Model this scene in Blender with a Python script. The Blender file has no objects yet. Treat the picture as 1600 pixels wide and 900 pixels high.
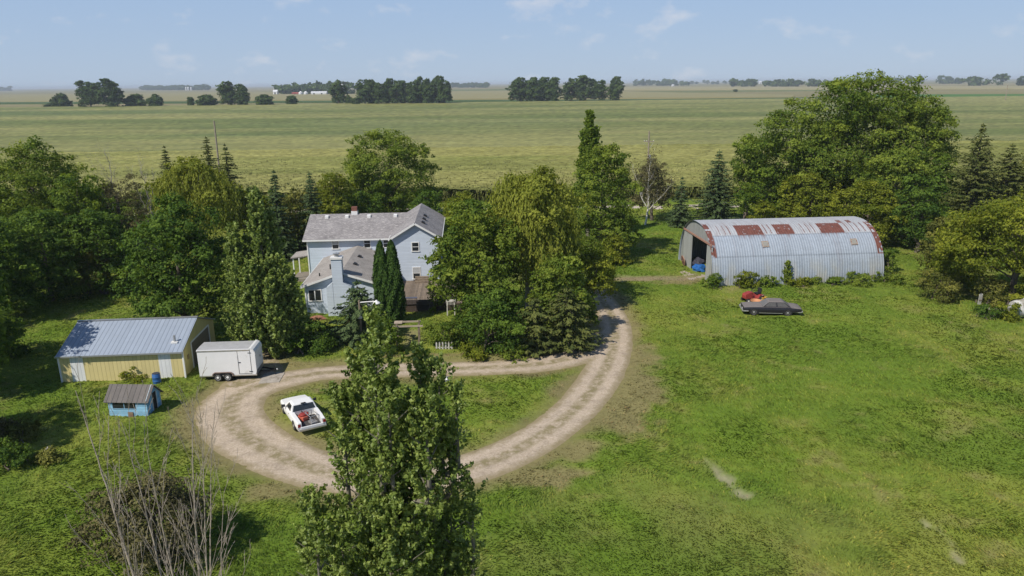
import bpy, bmesh, math, random
import numpy as np
from mathutils import Vector, Matrix

# ---------------------------------------------------------------- camera, sky, sun, exposure
C = bpy.context.scene
F = 1142.0                        # focal length in pixels of the 1600 px wide photograph
HC = 22.0                         # camera height over the farmyard
PITCH = math.atan((450 - 129.6) / F)
ROLL = math.atan(0.0105)
SUN_AZ = math.radians(226)        # compass bearing of the sun, clockwise from +Y
SUN_EL = math.radians(47)

cam_d = bpy.data.cameras.new('camera')
cam = bpy.data.objects.new('camera', cam_d)
C.collection.objects.link(cam)
cam_d.sensor_width = 36.0
cam_d.lens = 36.0 * F / 1600.0
cam_d.clip_start = 0.5
cam_d.clip_end = 90000
cam.location = (0, 0, HC)
cam.rotation_euler = (Matrix.Rotation(math.pi / 2 - PITCH, 3, 'X') @ Matrix.Rotation(-ROLL, 3, 'Z')).to_euler()
C.camera = cam

world = bpy.data.worlds.new('World')
C.world = world
world.use_nodes = True
wt = world.node_tree
wt.nodes.clear()
w_out = wt.nodes.new('ShaderNodeOutputWorld')
w_bg = wt.nodes.new('ShaderNodeBackground')
w_sky = wt.nodes.new('ShaderNodeTexSky')
w_sky.sky_type = 'NISHITA'
w_sky.sun_disc = False
w_sky.sun_elevation = SUN_EL
w_sky.sun_rotation = SUN_AZ
w_sky.altitude = 300
w_sky.air_density = 1.0
w_sky.dust_density = 0.3
w_sky.ozone_density = 3.0
w_bg.inputs['Strength'].default_value = 0.10
# faint high cloud wisps, fixed to directions of the sky
w_tc = wt.nodes.new('ShaderNodeTexCoord')
w_map = wt.nodes.new('ShaderNodeMapping')
w_map.inputs['Scale'].default_value = (8.0, 8.0, 15.0)
w_n = wt.nodes.new('ShaderNodeTexNoise')
w_n.inputs['Scale'].default_value = 1.6
w_n.inputs['Detail'].default_value = 6
w_n.inputs['Roughness'].default_value = 0.55
w_r = wt.nodes.new('ShaderNodeValToRGB')
w_r.color_ramp.elements[0].position = 0.585
w_r.color_ramp.elements[0].color = (0, 0, 0, 1)
w_r.color_ramp.elements[1].position = 0.74
w_r.color_ramp.elements[1].color = (0.55, 0.55, 0.55, 1)
w_mix = wt.nodes.new('ShaderNodeMix')
w_mix.data_type = 'RGBA'
w_mix.inputs['B'].default_value = (7.4, 7.4, 7.8, 1)
wt.links.new(w_tc.outputs['Generated'], w_map.inputs['Vector'])
wt.links.new(w_map.outputs['Vector'], w_n.inputs['Vector'])
wt.links.new(w_n.outputs['Fac'], w_r.inputs['Fac'])
wt.links.new(w_r.outputs['Color'], w_mix.inputs['Factor'])
# summer haze: the sky goes milky blue towards the horizon
w_sep = wt.nodes.new('ShaderNodeSeparateXYZ')
wt.links.new(w_tc.outputs['Generated'], w_sep.inputs[0])
w_el = wt.nodes.new('ShaderNodeValToRGB')       # colour of the haze by height
w_el.color_ramp.elements[0].position = 0.0
w_el.color_ramp.elements[0].color = (0.425, 0.540, 0.705, 1)
w_el.color_ramp.elements[1].position = 0.30
w_el.color_ramp.elements[1].color = (0.250, 0.435, 0.765, 1)
w_am = wt.nodes.new('ShaderNodeValToRGB')       # and how much of it there is
w_am.color_ramp.elements[0].position = 0.10
w_am.color_ramp.elements[0].color = (0.9, 0.9, 0.9, 1)
w_am.color_ramp.elements[1].position = 0.55
w_am.color_ramp.elements[1].color = (0.0, 0.0, 0.0, 1)
w_x10 = wt.nodes.new('ShaderNodeMix')
w_x10.data_type = 'RGBA'
w_x10.blend_type = 'MULTIPLY'
w_x10.inputs['Factor'].default_value = 1.0
w_x10.inputs['B'].default_value = (10, 10, 10, 1)
w_hz = wt.nodes.new('ShaderNodeMix')
w_hz.data_type = 'RGBA'
wt.links.new(w_sep.outputs['Z'], w_el.inputs['Fac'])
wt.links.new(w_sep.outputs['Z'], w_am.inputs['Fac'])
wt.links.new(w_el.outputs['Color'], w_x10.inputs['A'])
wt.links.new(w_x10.outputs['Result'], w_hz.inputs['B'])
wt.links.new(w_am.outputs['Color'], w_hz.inputs['Factor'])
wt.links.new(w_sky.outputs['Color'], w_hz.inputs['A'])
wt.links.new(w_hz.outputs['Result'], w_mix.inputs['A'])
wt.links.new(w_mix.outputs['Result'], w_bg.inputs['Color'])
wt.links.new(w_bg.outputs['Background'], w_out.inputs['Surface'])

sun_d = bpy.data.lights.new('sun', 'SUN')
sun_d.energy = 4.6
sun_d.angle = math.radians(0.6)
sun_d.color = (1.0, 0.93, 0.82)
sun = bpy.data.objects.new('sun', sun_d)
C.collection.objects.link(sun)
sv = Vector((math.sin(SUN_AZ) * math.cos(SUN_EL), math.cos(SUN_AZ) * math.cos(SUN_EL), math.sin(SUN_EL)))
sun.rotation_euler = sv.to_track_quat('Z', 'Y').to_euler()

C.view_settings.view_transform = 'Standard'
C.view_settings.look = 'None'
C.view_settings.exposure = 0.0
C.view_settings.gamma = 1.0
C.render.engine = 'CYCLES'
cy = C.cycles
cy.max_bounces = 5
cy.diffuse_bounces = 3
cy.glossy_bounces = 2
cy.transmission_bounces = 3
cy.volume_bounces = 0
cy.caustics_reflective = False
cy.caustics_refractive = False
cy.use_denoising = True

# ---------------------------------------------------------------- where a pixel of the photograph stands in the world
def ray(px, py):
    u, v = px - 800.0, py - 450.0
    c, s = math.cos(ROLL), math.sin(ROLL)
    u, v = u * c - v * s, u * s + v * c
    return (u, F * math.cos(PITCH) - v * math.sin(PITCH), -(F * math.sin(PITCH) + v * math.cos(PITCH)))
def G(px, py, z=0.0):
    r = ray(px, py); t = (z - HC) / r[2]
    return (r[0] * t, r[1] * t)
def at(px, py, y):
    r = ray(px, py); t = y / r[1]
    return (r[0] * t, y, HC + r[2] * t)

# ---------------------------------------------------------------- helpers: objects
def link(o):
    C.collection.objects.link(o); return o
def tag(o, label=None, cat=None, group=None, kind=None):
    if label: o['label'] = label
    if cat: o['category'] = cat
    if group: o['group'] = group
    if kind: o['kind'] = kind
    return o
def thing(name, label, cat, loc=(0, 0, 0), rz=0.0, group=None):
    o = link(bpy.data.objects.new(name, None))
    o.empty_display_size = 0.3
    o.location = loc; o.rotation_euler = (0, 0, rz)
    return tag(o, label, cat, group)
def copy_tree(o, parent=None):
    c = link(o.copy())
    if parent: c.parent = parent
    for ch in list(o.children): copy_tree(ch, c)
    return c
def np_mesh(name, verts, faces, mats, smooth=False, attrs=None, cols=None):
    """faces: an (n,k) int array, or a list of such arrays"""
    me = bpy.data.meshes.new(name)
    verts = np.asarray(verts, dtype=np.float32)
    fl = faces if isinstance(faces, list) else [faces]
    fl = [np.asarray(f, dtype=np.int32) for f in fl if len(f)]
    nl = sum(f.size for f in fl); nf = sum(len(f) for f in fl)
    me.vertices.add(len(verts)); me.vertices.foreach_set('co', verts.ravel())
    me.loops.add(nl); me.loops.foreach_set('vertex_index', np.concatenate([f.ravel() for f in fl]))
    me.polygons.add(nf)
    tot = np.concatenate([np.full(len(f), f.shape[1], dtype=np.int32) for f in fl])
    st = np.concatenate([[0], np.cumsum(tot)[:-1]]).astype(np.int32)
    me.polygons.foreach_set('loop_start', st)
    me.polygons.foreach_set('use_smooth', np.full(nf, smooth, dtype=bool))
    for k, v in (attrs or {}).items():
        a = me.attributes.new(k, 'FLOAT', 'POINT'); a.data.foreach_set('value', np.asarray(v, dtype=np.float32).ravel())
    for k, v in (cols or {}).items():
        a = me.attributes.new(k, 'FLOAT_COLOR', 'POINT')
        v = np.asarray(v, dtype=np.float32)
        if v.shape[1] == 3: v = np.hstack([v, np.ones((len(v), 1), dtype=np.float32)])
        a.data.foreach_set('color', v.ravel())
    me.update(calc_edges=True); me.validate()
    for m in (mats if isinstance(mats, (list, tuple)) else [mats]): me.materials.append(m)
    return me
class MB:
    """collects shapes; build() links them as ONE mesh object"""
    def __init__(s): s.v = []; s.f = []
    def add(s, vs, fs):
        n = len(s.v); s.v += [tuple(v) for v in vs]; s.f += [[i + n for i in f] for f in fs]; return s
    def box(s, x0, x1, y0, y1, z0, z1):
        return s.add([(x0,y0,z0),(x1,y0,z0),(x1,y1,z0),(x0,y1,z0),(x0,y0,z1),(x1,y0,z1),(x1,y1,z1),(x0,y1,z1)],
                     [(0,3,2,1),(4,5,6,7),(0,1,5,4),(1,2,6,5),(2,3,7,6),(3,0,4,7)])
    def bar(s, a, b, w, h=None, up=(0, 0, 1)):
        a, b = Vector(a), Vector(b); h = h or w; d = (b - a).normalized(); up = Vector(up)
        if abs(d.dot(up)) > .98: up = Vector((1, 0, 0))
        sd = d.cross(up).normalized(); u = sd.cross(d)
        vs = [p + sd * sx * w / 2 + u * sz * h / 2 for p in (a, b) for sx, sz in ((-1,-1),(1,-1),(1,1),(-1,1))]
        return s.add(vs, [(3,2,1,0),(4,5,6,7),(0,1,5,4),(1,2,6,5),(2,3,7,6),(3,0,4,7)])
    def tube(s, pts, rs, n=8, cap=True):
        pts = [Vector(p) for p in pts]
        if not hasattr(rs, '__len__'): rs = [rs] * len(pts)
        base = len(s.v); ref = Vector((0.31, 0.87, 0.38))
        for i, p in enumerate(pts):
            d = (pts[min(i + 1, len(pts) - 1)] - pts[max(i - 1, 0)]).normalized()
            a = d.cross(ref)
            if a.length < .05: a = d.cross(Vector((1, 0, 0)))
            a.normalize(); b = d.cross(a)
            for k in range(n):
                t = 2 * math.pi * k / n
                s.v.append(tuple(p + (a * math.cos(t) + b * math.sin(t)) * rs[i]))
        for i in range(len(pts) - 1):
            for k in range(n):
                q = base + i * n; s.f.append([q + k, q + (k + 1) % n, q + n + (k + 1) % n, q + n + k])
        if cap:
            s.f.append([base + k for k in reversed(range(n))]); e = base + (len(pts) - 1) * n; s.f.append([e + k for k in range(n)])
        return s
    def lathe(s, prof, c=(0, 0, 0), axis='Z', n=20):
        """prof: (radius, height) pairs along the axis"""
        base = len(s.v)
        for r, h in prof:
            for k in range(n):
                t = 2 * math.pi * k / n; x, y = r * math.cos(t), r * math.sin(t)
                p = (x, y, h) if axis == 'Z' else ((h, x, y) if axis == 'X' else (y, h, x))
                s.v.append((p[0] + c[0], p[1] + c[1], p[2] + c[2]))
        for i in range(len(prof) - 1):
            for k in range(n):
                q = base + i * n; s.f.append([q + k, q + (k + 1) % n, q + n + (k + 1) % n, q + n + k])
        if prof[0][0] > 1e-4: s.f.append([base + k for k in reversed(range(n))])
        if prof[-1][0] > 1e-4: e = base + (len(prof) - 1) * n; s.f.append([e + k for k in range(n)])
        return s
    def prism(s, poly, lo, hi, plane='XZ'):
        """poly in a plane, swept along the third axis"""
        n = len(poly)
        def P(a, b, t): return (a, t, b) if plane == 'XZ' else ((t, a, b) if plane == 'YZ' else (a, b, t))
        vs = [P(a, b, lo) for a, b in poly] + [P(a, b, hi) for a, b in poly]
        return s.add(vs, [list(range(n)), list(range(2 * n - 1, n - 1, -1))] + [(i, i + n, (i + 1) % n + n, (i + 1) % n) for i in range(n)])
    def slab(s, quad, t):
        """a 4-corner sheet given thickness t along its normal (downwards)"""
        q = [Vector(p) for p in quad]; n = (q[1] - q[0]).cross(q[3] - q[0]).normalized()
        if n.z < 0: n = -n
        return s.add([tuple(p) for p in q] + [tuple(p - n * t) for p in q], [(0,1,2,3),(7,6,5,4),(0,4,5,1),(1,5,6,2),(2,6,7,3),(3,7,4,0)])
    def loft(s, rings, closed=True, cap=True):
        base = len(s.v); n = len(rings[0])
        for r in rings: s.v += [tuple(p) for p in r]
        for i in range(len(rings) - 1):
            for k in range(n if closed else n - 1):
                q = base + i * n; s.f.append([q + k, q + (k + 1) % n, q + n + (k + 1) % n, q + n + k])
        if cap:
            s.f.append([base + k for k in reversed(range(n))]); e = base + (len(rings) - 1) * n; s.f.append([e + k for k in range(n)])
        return s
    def build(s, name, mat, parent=None, smooth=False, bevel=0.0, label=None):
        me = bpy.data.meshes.new(name); me.from_pydata(s.v, [], s.f); me.materials.append(mat)
        bm = bmesh.new(); bm.from_mesh(me); bmesh.ops.recalc_face_normals(bm, faces=bm.faces[:])
        if bevel:
            ed = [e for e in bm.edges if len(e.link_faces) == 2 and e.calc_face_angle(0) > 0.6]
            bmesh.ops.bevel(bm, geom=ed, offset=bevel, segments=2, affect='EDGES', profile=0.5)
        if smooth:
            for f in bm.faces: f.smooth = True
        bm.to_mesh(me); bm.free()
        if smooth:
            try: me.set_sharp_from_angle(angle=math.radians(38))
            except Exception: pass
        o = link(bpy.data.objects.new(name, me))
        if parent: o.parent = parent
        if label: o['label'] = label
        return o

# ---------------------------------------------------------------- helpers: noise
def _hash(ix, iy, seed):
    h = (ix.astype(np.int64) * 374761393 + iy.astype(np.int64) * 668265263 + seed * 1442695041) & 0xFFFFFFFF
    h = ((h ^ (h >> 13)) * 1274126177) & 0xFFFFFFFF
    return ((h ^ (h >> 16)) & 0xFFFF) / 65535.0
def vn(x, y, seed=0):
    x = np.asarray(x, dtype=float); y = np.asarray(y, dtype=float)
    ix, iy = np.floor(x), np.floor(y); fx, fy = x - ix, y - iy
    fx = fx * fx * (3 - 2 * fx); fy = fy * fy * (3 - 2 * fy)
    a = _hash(ix, iy, seed); b = _hash(ix + 1, iy, seed); c = _hash(ix, iy + 1, seed); d = _hash(ix + 1, iy + 1, seed)
    return (a * (1 - fx) + b * fx) * (1 - fy) + (c * (1 - fx) + d * fx) * fy
def fbm(x, y, seed=0, oct=4):
    x = np.asarray(x, dtype=float); y = np.asarray(y, dtype=float)
    t = 0; a = .5; n = 0
    for i in range(oct):
        t = t + a * vn(x * 2 ** i + 17.3 * i, y * 2 ** i - 9.1 * i, seed + i); n += a; a *= .5
    return t / n
def sstep(e0, e1, x):
    t = np.clip((np.asarray(x, dtype=float) - e0) / (e1 - e0), 0, 1); return t * t * (3 - 2 * t)

# ---------------------------------------------------------------- helpers: materials
def new_mat(name):
    m = bpy.data.materials.new(name); m.use_nodes = True
    t = m.node_tree; b = t.nodes['Principled BSDF']; return m, t, b
def N(t, typ, **kw):
    n = t.nodes.new(typ)
    for k, v in kw.items():
        if k.startswith('i_'): n.inputs[k[2:].replace('_', ' ')].default_value = v
        else: setattr(n, k, v)
    return n
def ramp(t, src, stops):
    r = t.nodes.new('ShaderNodeValToRGB'); el = r.color_ramp.elements
    while len(el) < len(stops): el.new(0.5)
    for e, (p, c) in zip(el, stops):
        e.position = p; e.color = (c, c, c, 1) if not hasattr(c, '__len__') else tuple(c) + (1,)
    t.links.new(src, r.inputs['Fac']); return r.outputs['Color']
def mixc(t, fac, a, b, mode='MIX'):
    m = t.nodes.new('ShaderNodeMix'); m.data_type = 'RGBA'; m.blend_type = mode
    for key, v in (('Factor', fac), ('A', a), ('B', b)):
        if hasattr(v, 'is_linked') or isinstance(v, bpy.types.NodeSocket): t.links.new(v, m.inputs[key])
        elif key == 'Factor': m.inputs[key].default_value = v
        else: m.inputs[key].default_value = tuple(v) + (1,) if len(v) == 3 else v
    return m.outputs['Result']
def coords(t, scale=(1, 1, 1), kind='Object'):
    c = t.nodes.new('ShaderNodeTexCoord'); m = t.nodes.new('ShaderNodeMapping')
    m.inputs['Scale'].default_value = scale; t.links.new(c.outputs[kind], m.inputs['Vector']); return m.outputs['Vector']
def noise(t, vec, scale, detail=4, rough=.55):
    n = N(t, 'ShaderNodeTexNoise'); n.inputs['Scale'].default_value = scale; n.inputs['Detail'].default_value = detail
    n.inputs['Roughness'].default_value = rough; t.links.new(vec, n.inputs['Vector']); return n.outputs['Fac']
def bump(t, b, h, strength=.4, dist=.02):
    n = t.nodes.new('ShaderNodeBump'); n.inputs['Strength'].default_value = strength; n.inputs['Distance'].default_value = dist
    t.links.new(h, n.inputs['Height']); t.links.new(n.outputs['Normal'], b.inputs['Normal'])
def plain(name, col, rough=.6, metal=0.0, var=.25, vscale=3.0, spec=.4, dirt=None, dirt_amt=.0):
    """a painted / bare surface with uneven tone, optional blotches of another colour"""
    m, t, b = new_mat(name); v = coords(t)
    n = noise(t, v, vscale, 5, .65)
    lo = tuple(c * (1 - var) for c in col); hi = tuple(min(1, c * (1 + var * .6)) for c in col)
    c = ramp(t, n, [(.25, lo), (.75, hi)])
    if dirt:
        n2 = noise(t, v, vscale * .6, 8, .72)
        c = mixc(t, ramp(t, n2, [(.62 - dirt_amt * .3, 0.0), (.72 - dirt_amt * .25, 1.0)]), c, dirt)
    t.links.new(c, b.inputs['Base Color'])
    b.inputs['Roughness'].default_value = rough; b.inputs['Metallic'].default_value = metal
    b.inputs['Specular IOR Level'].default_value = spec
    return m
def glass(name, col=(.015, .018, .02), rough=.08):
    m, t, b = new_mat(name); v = coords(t)
    n = noise(t, v, 1.5, 3)
    t.links.new(ramp(t, n, [(.3, col), (.7, tuple(c * 2.2 for c in col))]), b.inputs['Base Color'])
    b.inputs['Roughness'].default_value = rough; b.inputs['Specular IOR Level'].default_value = .5
    return m
def leaf_mat(name, dark, light, trans=.3, rough=.55, spec=.25, patch=None):
    """leaf faces: tone from a per-leaf attribute, so leaves of a crown differ from one another"""
    m, t, b = new_mat(name)
    a = N(t, 'ShaderNodeAttribute', attribute_name='tint')
    c = ramp(t, a.outputs['Fac'], [(0.0, dark), (.55, tuple((p + q) / 2 for p, q in zip(dark, light))), (1.0, light)])
    t.links.new(c, b.inputs['Base Color'])
    b.inputs['Roughness'].default_value = rough; b.inputs['Specular IOR Level'].default_value = spec
    tr = N(t, 'ShaderNodeBsdfTranslucent'); mx = N(t, 'ShaderNodeMixShader'); mx.inputs['Fac'].default_value = trans
    hs = N(t, 'ShaderNodeHueSaturation'); hs.inputs['Hue'].default_value = .485; hs.inputs['Value'].default_value = 1.25; hs.inputs['Saturation'].default_value = 1.1
    t.links.new(c, hs.inputs['Color']); t.links.new(hs.outputs['Color'], tr.inputs['Color'])
    t.links.new(b.outputs['BSDF'], mx.inputs[1]); t.links.new(tr.outputs['BSDF'], mx.inputs[2])
    t.links.new(mx.outputs['Shader'], t.nodes['Material Output'].inputs['Surface'])
    return m
# ================================================================ THE GROUND
def path_pts(px): return np.array([G(*p) for p in px])
def smooth_path(pts, it=3, closed=False):
    for _ in range(it):
        q = []
        n = len(pts)
        for i in range(n if closed else n - 1):
            a, b = pts[i], pts[(i + 1) % n]; q += [a * .75 + b * .25, a * .25 + b * .75]
        pts = np.array(([] if closed else [pts[0]]) + q + ([] if closed else [pts[-1]]))
    return pts
def path_dist(x, y, pts, ws):
    """signed distance to the edge of a path of varying half width, and the across-position (-1..1)"""
    best = np.full(x.shape, 1e9); across = np.zeros(x.shape)
    for i in range(len(pts) - 1):
        a, b = pts[i], pts[i + 1]; d = b - a; L = max(np.hypot(*d), 1e-6)
        t = np.clip(((x - a[0]) * d[0] + (y - a[1]) * d[1]) / L ** 2, 0, 1)
        qx, qy = a[0] + d[0] * t, a[1] + d[1] * t
        w = ws[i] * (1 - t) + ws[i + 1] * t
        sd = ((x - qx) * d[1] - (y - qy) * d[0]) / L
        r = np.hypot(x - qx, y - qy)
        m = r - w < best
        best = np.where(m, r - w, best); across = np.where(m, np.sign(sd) * r / w, across)
    return best, across
def with_w(lst):
    p = path_pts([(a, b) for a, b, w in lst]); w = np.array([c for a, b, c in lst])
    q = np.column_stack([p, w])
    q = smooth_path(q, 3); return q[:, :2], q[:, 2]
# the loop drive: (pixel x, pixel y, half width in metres), followed round
LOOP = with_w([(925,452,1.4),(950,480,1.45),(963,512,1.5),(958,548,1.6),(941,588,1.65),(908,632,1.6),(860,673,1.6),(790,714,1.65),
               (700,742,1.7),(610,752,1.75),(520,742,1.85),(440,716,2.05),(380,682,2.2),(353,648,2.3),(370,615,2.2),(425,596,1.8),(500,583,1.4)])
TOP = with_w([(500,583,1.4),(580,578,1.5),(680,577,1.45),(780,574,1.5),(850,569,1.6),(905,556,1.7),(945,530,1.8)])
YARD = with_w([(405,540,1.2),(390,555,1.2),(420,578,1.6),(380,600,1.6)])
TRACK = with_w([(955,437,.9),(1000,437,1.0),(1050,436,1.1),(1085,434,1.4)])
WALK = with_w([(640,540,.5),(640,520,.6)])
BARE = with_w([(1100,722,.35),(1130,745,.4),(1160,778,.35)])
BARE2 = with_w([(1445,815,.2),(1475,840,.25),(1500,880,.3)])
def fields(x, y):
    x = np.asarray(x, dtype=float); y = np.asarray(y, dtype=float)
    d1, a1 = path_dist(x, y, *LOOP); d2, a2 = path_dist(x, y, *TOP); d3, a3 = path_dist(x, y, *YARD)
    d = np.minimum(np.minimum(d1, d2), d3)
    ac = np.where(d1 <= np.minimum(d2, d3), a1, np.where(d2 <= d3, a2, 0))
    return d, ac
GRASS_LUSH = np.array((.124, .194, .022)); GRASS_DEEP = np.array((.104, .170, .020)); GRASS_YEL = np.array((.204, .238, .040))
GRASS_DRY = np.array((.225, .190, .090)); SOIL = np.array((.29, .225, .155)); GRAVEL = np.array((.46, .375, .30))
P_DRY = [(1000,600,3.0,5.0),(1010,560,2.0,4.0),(950,655,3.6,3.2),(890,705,3.6,1.8),(975,630,2.8,3.0),(830,745,4.0,1.6),(300,640,1.2,2.5),(345,720,1.5,2.0),(440,770,3.0,1.2),(1000,436,4.5,1.2),(1070,440,2.6,2.0),(890,602,1.6,1.2),(430,640,1.0,2.4),(455,690,1.8,1.6),(510,610,2.0,1.0),(470,570,4.0,1.2),(700,556,8.0,.5),(985,510,.8,5)]
def ground_col(x, y):
    """base colour of turf and soil where nothing is built"""
    x = np.asarray(x, dtype=float); y = np.asarray(y, dtype=float)
    n1 = fbm(x * .07, y * .07, 3, 4); n2 = fbm(x * .32 + y * .12, y * .30, 11, 4); n3 = fbm(x * 1.1, y * 1.1, 23, 3)
    f = sstep(.36, .66, n1 * .55 + n2 * .30 + n3 * .15)
    col = GRASS_LUSH[None] * (1 - f[:, None]) + GRASS_YEL[None] * f[:, None]
    g = sstep(.50, .64, fbm(x * .17 + 40, y * .20, 31, 4)) * .55
    col = col * (1 - g[:, None]) + GRASS_DEEP[None] * g[:, None]
    # the turf of the far right slope is greener, the near middle drier
    dry = np.zeros(x.shape)
    for px, py, rx, ry in P_DRY:
        cx, cy = G(px, py); dry = np.maximum(dry, 1 - np.hypot((x - cx) / rx / 1.15, (y - cy) / ry / 1.15))
    d, _ = fields(x, y)
    edge = 1 - sstep(-.1, 1.9, d + (n2 - .5) * 2.6 + (n3 - .5) * 1.0)
    cx, cy = G(1080, 850); dry2 = .22 * np.clip(1 - np.hypot((x - cx) / 13, (y - cy) / 9), 0, 1)
    k = np.clip(np.maximum(np.maximum(sstep(.05, .62, dry + (n3 - .5) * .7 + (n2 - .5) * .7) * .85, edge * .9), dry2 + (n2 - .5) * .5 * (dry2 > 0)), 0, 1)
    col = col * (1 - k[:, None]) + (GRASS_DRY[None] * (.85 + .3 * n3[:, None])) * k[:, None]
    dt, _ = path_dist(x, y, *TRACK); dw, _ = path_dist(x, y, *WALK); db, _ = path_dist(x, y, *BARE); db2, _ = path_dist(x, y, *BARE2)
    s = (1 - sstep(-.6, .6, np.minimum(dt, dw) + (n3 - .5) * 1.6 + (n2 - .5) * 1.8)) * .62
    s2 = (1 - sstep(-.25, .25, np.minimum(db, db2) + (n3 - .35) * 1.1 + (n2 - .5) * .8))
    col = col * (1 - s[:, None] * .9) + SOIL[None] * s[:, None] * .9
    col = col * (1 - .7 * s2[:, None]) + np.array((.33, .29, .20))[None] * .7 * s2[:, None]
    bare = np.clip(np.maximum(np.maximum(s, s2), k * .55), 0, 1)
    return col, bare, d
def turf_height(x, y, bare, d):
    h = .22 * (fbm(x * .45, y * .45, 5, 3) - .5) + .15 * (fbm(x * 1.7, y * 1.7, 9, 2) - .5)
    k = (1 - bare * .75) * sstep(.0, 1.2, d)
    return h * k + .10 * k - .03 * (1 - sstep(-.2, .6, d))
GX0, GX1, GY0, GY1, GS = -74.0, 84.0, 21.0, 140.0, .33
def axis(lo, hi, s, far_lo, far_hi):
    mid = np.arange(lo, hi + s / 2, s); a = [lo]; st = s
    while a[-1] > far_lo: st = min(st * 1.35, 2500); a.append(a[-1] - st)
    b = [mid[-1]]; st = s
    while b[-1] < far_hi: st = min(st * 1.35, 2500); b.append(b[-1] + st)
    return np.concatenate([np.array(a[1:])[::-1], mid, np.array(b[1:])])
xs = axis(GX0, GX1, GS, -26000, 26000); ys = axis(GY0, GY1, GS, -600, 30000)
XX, YY = np.meshgrid(xs, ys); gx, gy = XX.ravel(), YY.ravel()
near = (gx > GX0 - 8) & (gx < GX1 + 8) & (gy > GY0 - 6) & (gy < GY1 + 6)
gcol = np.tile(np.array((.20, .20, .09)), (len(gx), 1)); gz = np.full(len(gx), -.05); gn = np.zeros(len(gx))
c_, b_, d_ = ground_col(gx[near], gy[near])
gcol[near] = c_; gz[near] = turf_height(gx[near], gy[near], b_, d_); gn[near] = 1
fade = np.clip(np.minimum(np.minimum(gx - GX0, GX1 - gx), np.minimum(gy - GY0, GY1 - gy)) / 4, 0, 1)
gz = gz * fade - .05 * (1 - fade)
nx, ny = len(xs), len(ys)
ii = (np.arange(ny - 1)[:, None] * nx + np.arange(nx - 1)[None]).ravel()
m, t, b = new_mat('turf_and_fields')
a = N(t, 'ShaderNodeAttribute', attribute_name='Col'); an = N(t, 'ShaderNodeAttribute', attribute_name='near')
v = coords(t)
n1 = noise(t, v, 2.2, 6, .7)
nearc = mixc(t, 1.0, a.outputs['Color'], ramp(t, n1, [(.25, .72), (.5, 1.0), (.78, 1.25)]), 'MULTIPLY')
# far prairie: long strips of ripening corn, beans and stubble
vf = coords(t, (.00030, .0021, 1)); vor = N(t, 'ShaderNodeTexVoronoi', distance='CHEBYCHEV'); vor.inputs['Scale'].default_value = 1.0
t.links.new(vf, vor.inputs['Vector'])
farc = ramp(t, vor.outputs['Color'], [(.15, (.20, .185, .085)), (.45, (.235, .205, .10)), (.6, (.12, .15, .05)), (.72, (.27, .23, .125)), (.95, (.17, .18, .07))])
vf2 = coords(t, (.002, .05, 1)); farc = mixc(t, .5, farc, ramp(t, noise(t, vf2, 1.0, 3), [(.3, .7), (.7, 1.25)]), 'MULTIPLY')
t.links.new(mixc(t, an.outputs['Fac'], farc, nearc), b.inputs['Base Color'])
b.inputs['Roughness'].default_value = .9; b.inputs['Specular IOR Level'].default_value = .1
ground_me = np_mesh('ground', np.column_stack([gx, gy, gz]), np.column_stack([ii, ii + 1, ii + 1 + nx, ii + nx]), m, True, {'near': gn}, {'Col': gcol})
tag(link(bpy.data.objects.new('ground', ground_me)), 'wide mown and unmown turf running out to flat prairie', 'ground', kind='structure')

# ---------------------------------------------------------------- the gravel drive: the sheet d < 0, cut along a wandering edge
def cut_sheet(fun, x0, x1, y0, y1, s):
    """marching squares of fun<0 on a grid: verts (x,y), polygons"""
    X = np.arange(x0, x1, s); Y = np.arange(y0, y1, s); A, B = np.meshgrid(X, Y); V = fun(A.ravel(), B.ravel()).reshape(A.shape)
    verts = {}; vl = []; polys = []
    def vid(key, p):
        if key not in verts: verts[key] = len(vl); vl.append(p)
        return verts[key]
    ins = V < 0
    cnt = ins[:-1, :-1].astype(int) + ins[1:, :-1] + ins[:-1, 1:] + ins[1:, 1:]
    for j, i in zip(*np.nonzero(cnt)):
        cs = [(j, i), (j, i + 1), (j + 1, i + 1), (j + 1, i)]; poly = []
        for k in range(4):
            p, q = cs[k], cs[(k + 1) % 4]; vp, vq = V[p], V[q]
            if vp < 0: poly.append(vid(p, (X[p[1]], Y[p[0]])))
            if (vp < 0) != (vq < 0):
                f = vp / (vp - vq); key = (min(p, q), max(p, q))
                poly.append(vid(key, (X[p[1]] * (1 - f) + X[q[1]] * f, Y[p[0]] * (1 - f) + Y[q[0]] * f)))
        if len(poly) >= 3: polys.append(poly)
    return np.array(vl), polys
def drive_fun(x, y):
    d, _ = fields(x, y); return d + .9 * (fbm(x * .5, y * .5, 41, 3) - .5) + .7 * (fbm(x * 1.9, y * 1.9, 43, 2) - .5) - .22
dv, dp = cut_sheet(drive_fun, -32, 22, 34, 82, .3)
dd, da = fields(dv[:, 0], dv[:, 1])
me = bpy.data.meshes.new('driveway'); me.from_pydata([(p[0], p[1], float(z_)) for p, z_ in zip(dv, .014 + .02 * vn(dv[:, 0] * .8, dv[:, 1] * .8, 77) - .06 * sstep(-.45, .25, dd))], [], dp)
for nme, val in (('edge', sstep(.25, -.75, 0) * 0 + np.clip(-dd / 1.0, -1, 2)), ('across', da)):
    at_ = me.attributes.new(nme, 'FLOAT', 'POINT'); at_.data.foreach_set('value', val.astype(np.float32))
m, t, b = new_mat('gravel'); v = coords(t)
e = N(t, 'ShaderNodeAttribute', attribute_name='edge').outputs['Fac']; ac = N(t, 'ShaderNodeAttribute', attribute_name='across').outputs['Fac']
n_f = noise(t, v, 7.0, 8, .75); n_m = noise(t, v, .9, 6, .65); n_l = noise(t, coords(t, (1, 1, 1)), .23, 3)
stones = ramp(t, n_f, [(.28, (.29, .23, .165)), (.48, (.455, .370, .280)), (.70, (.585, .50, .395))])
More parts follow.
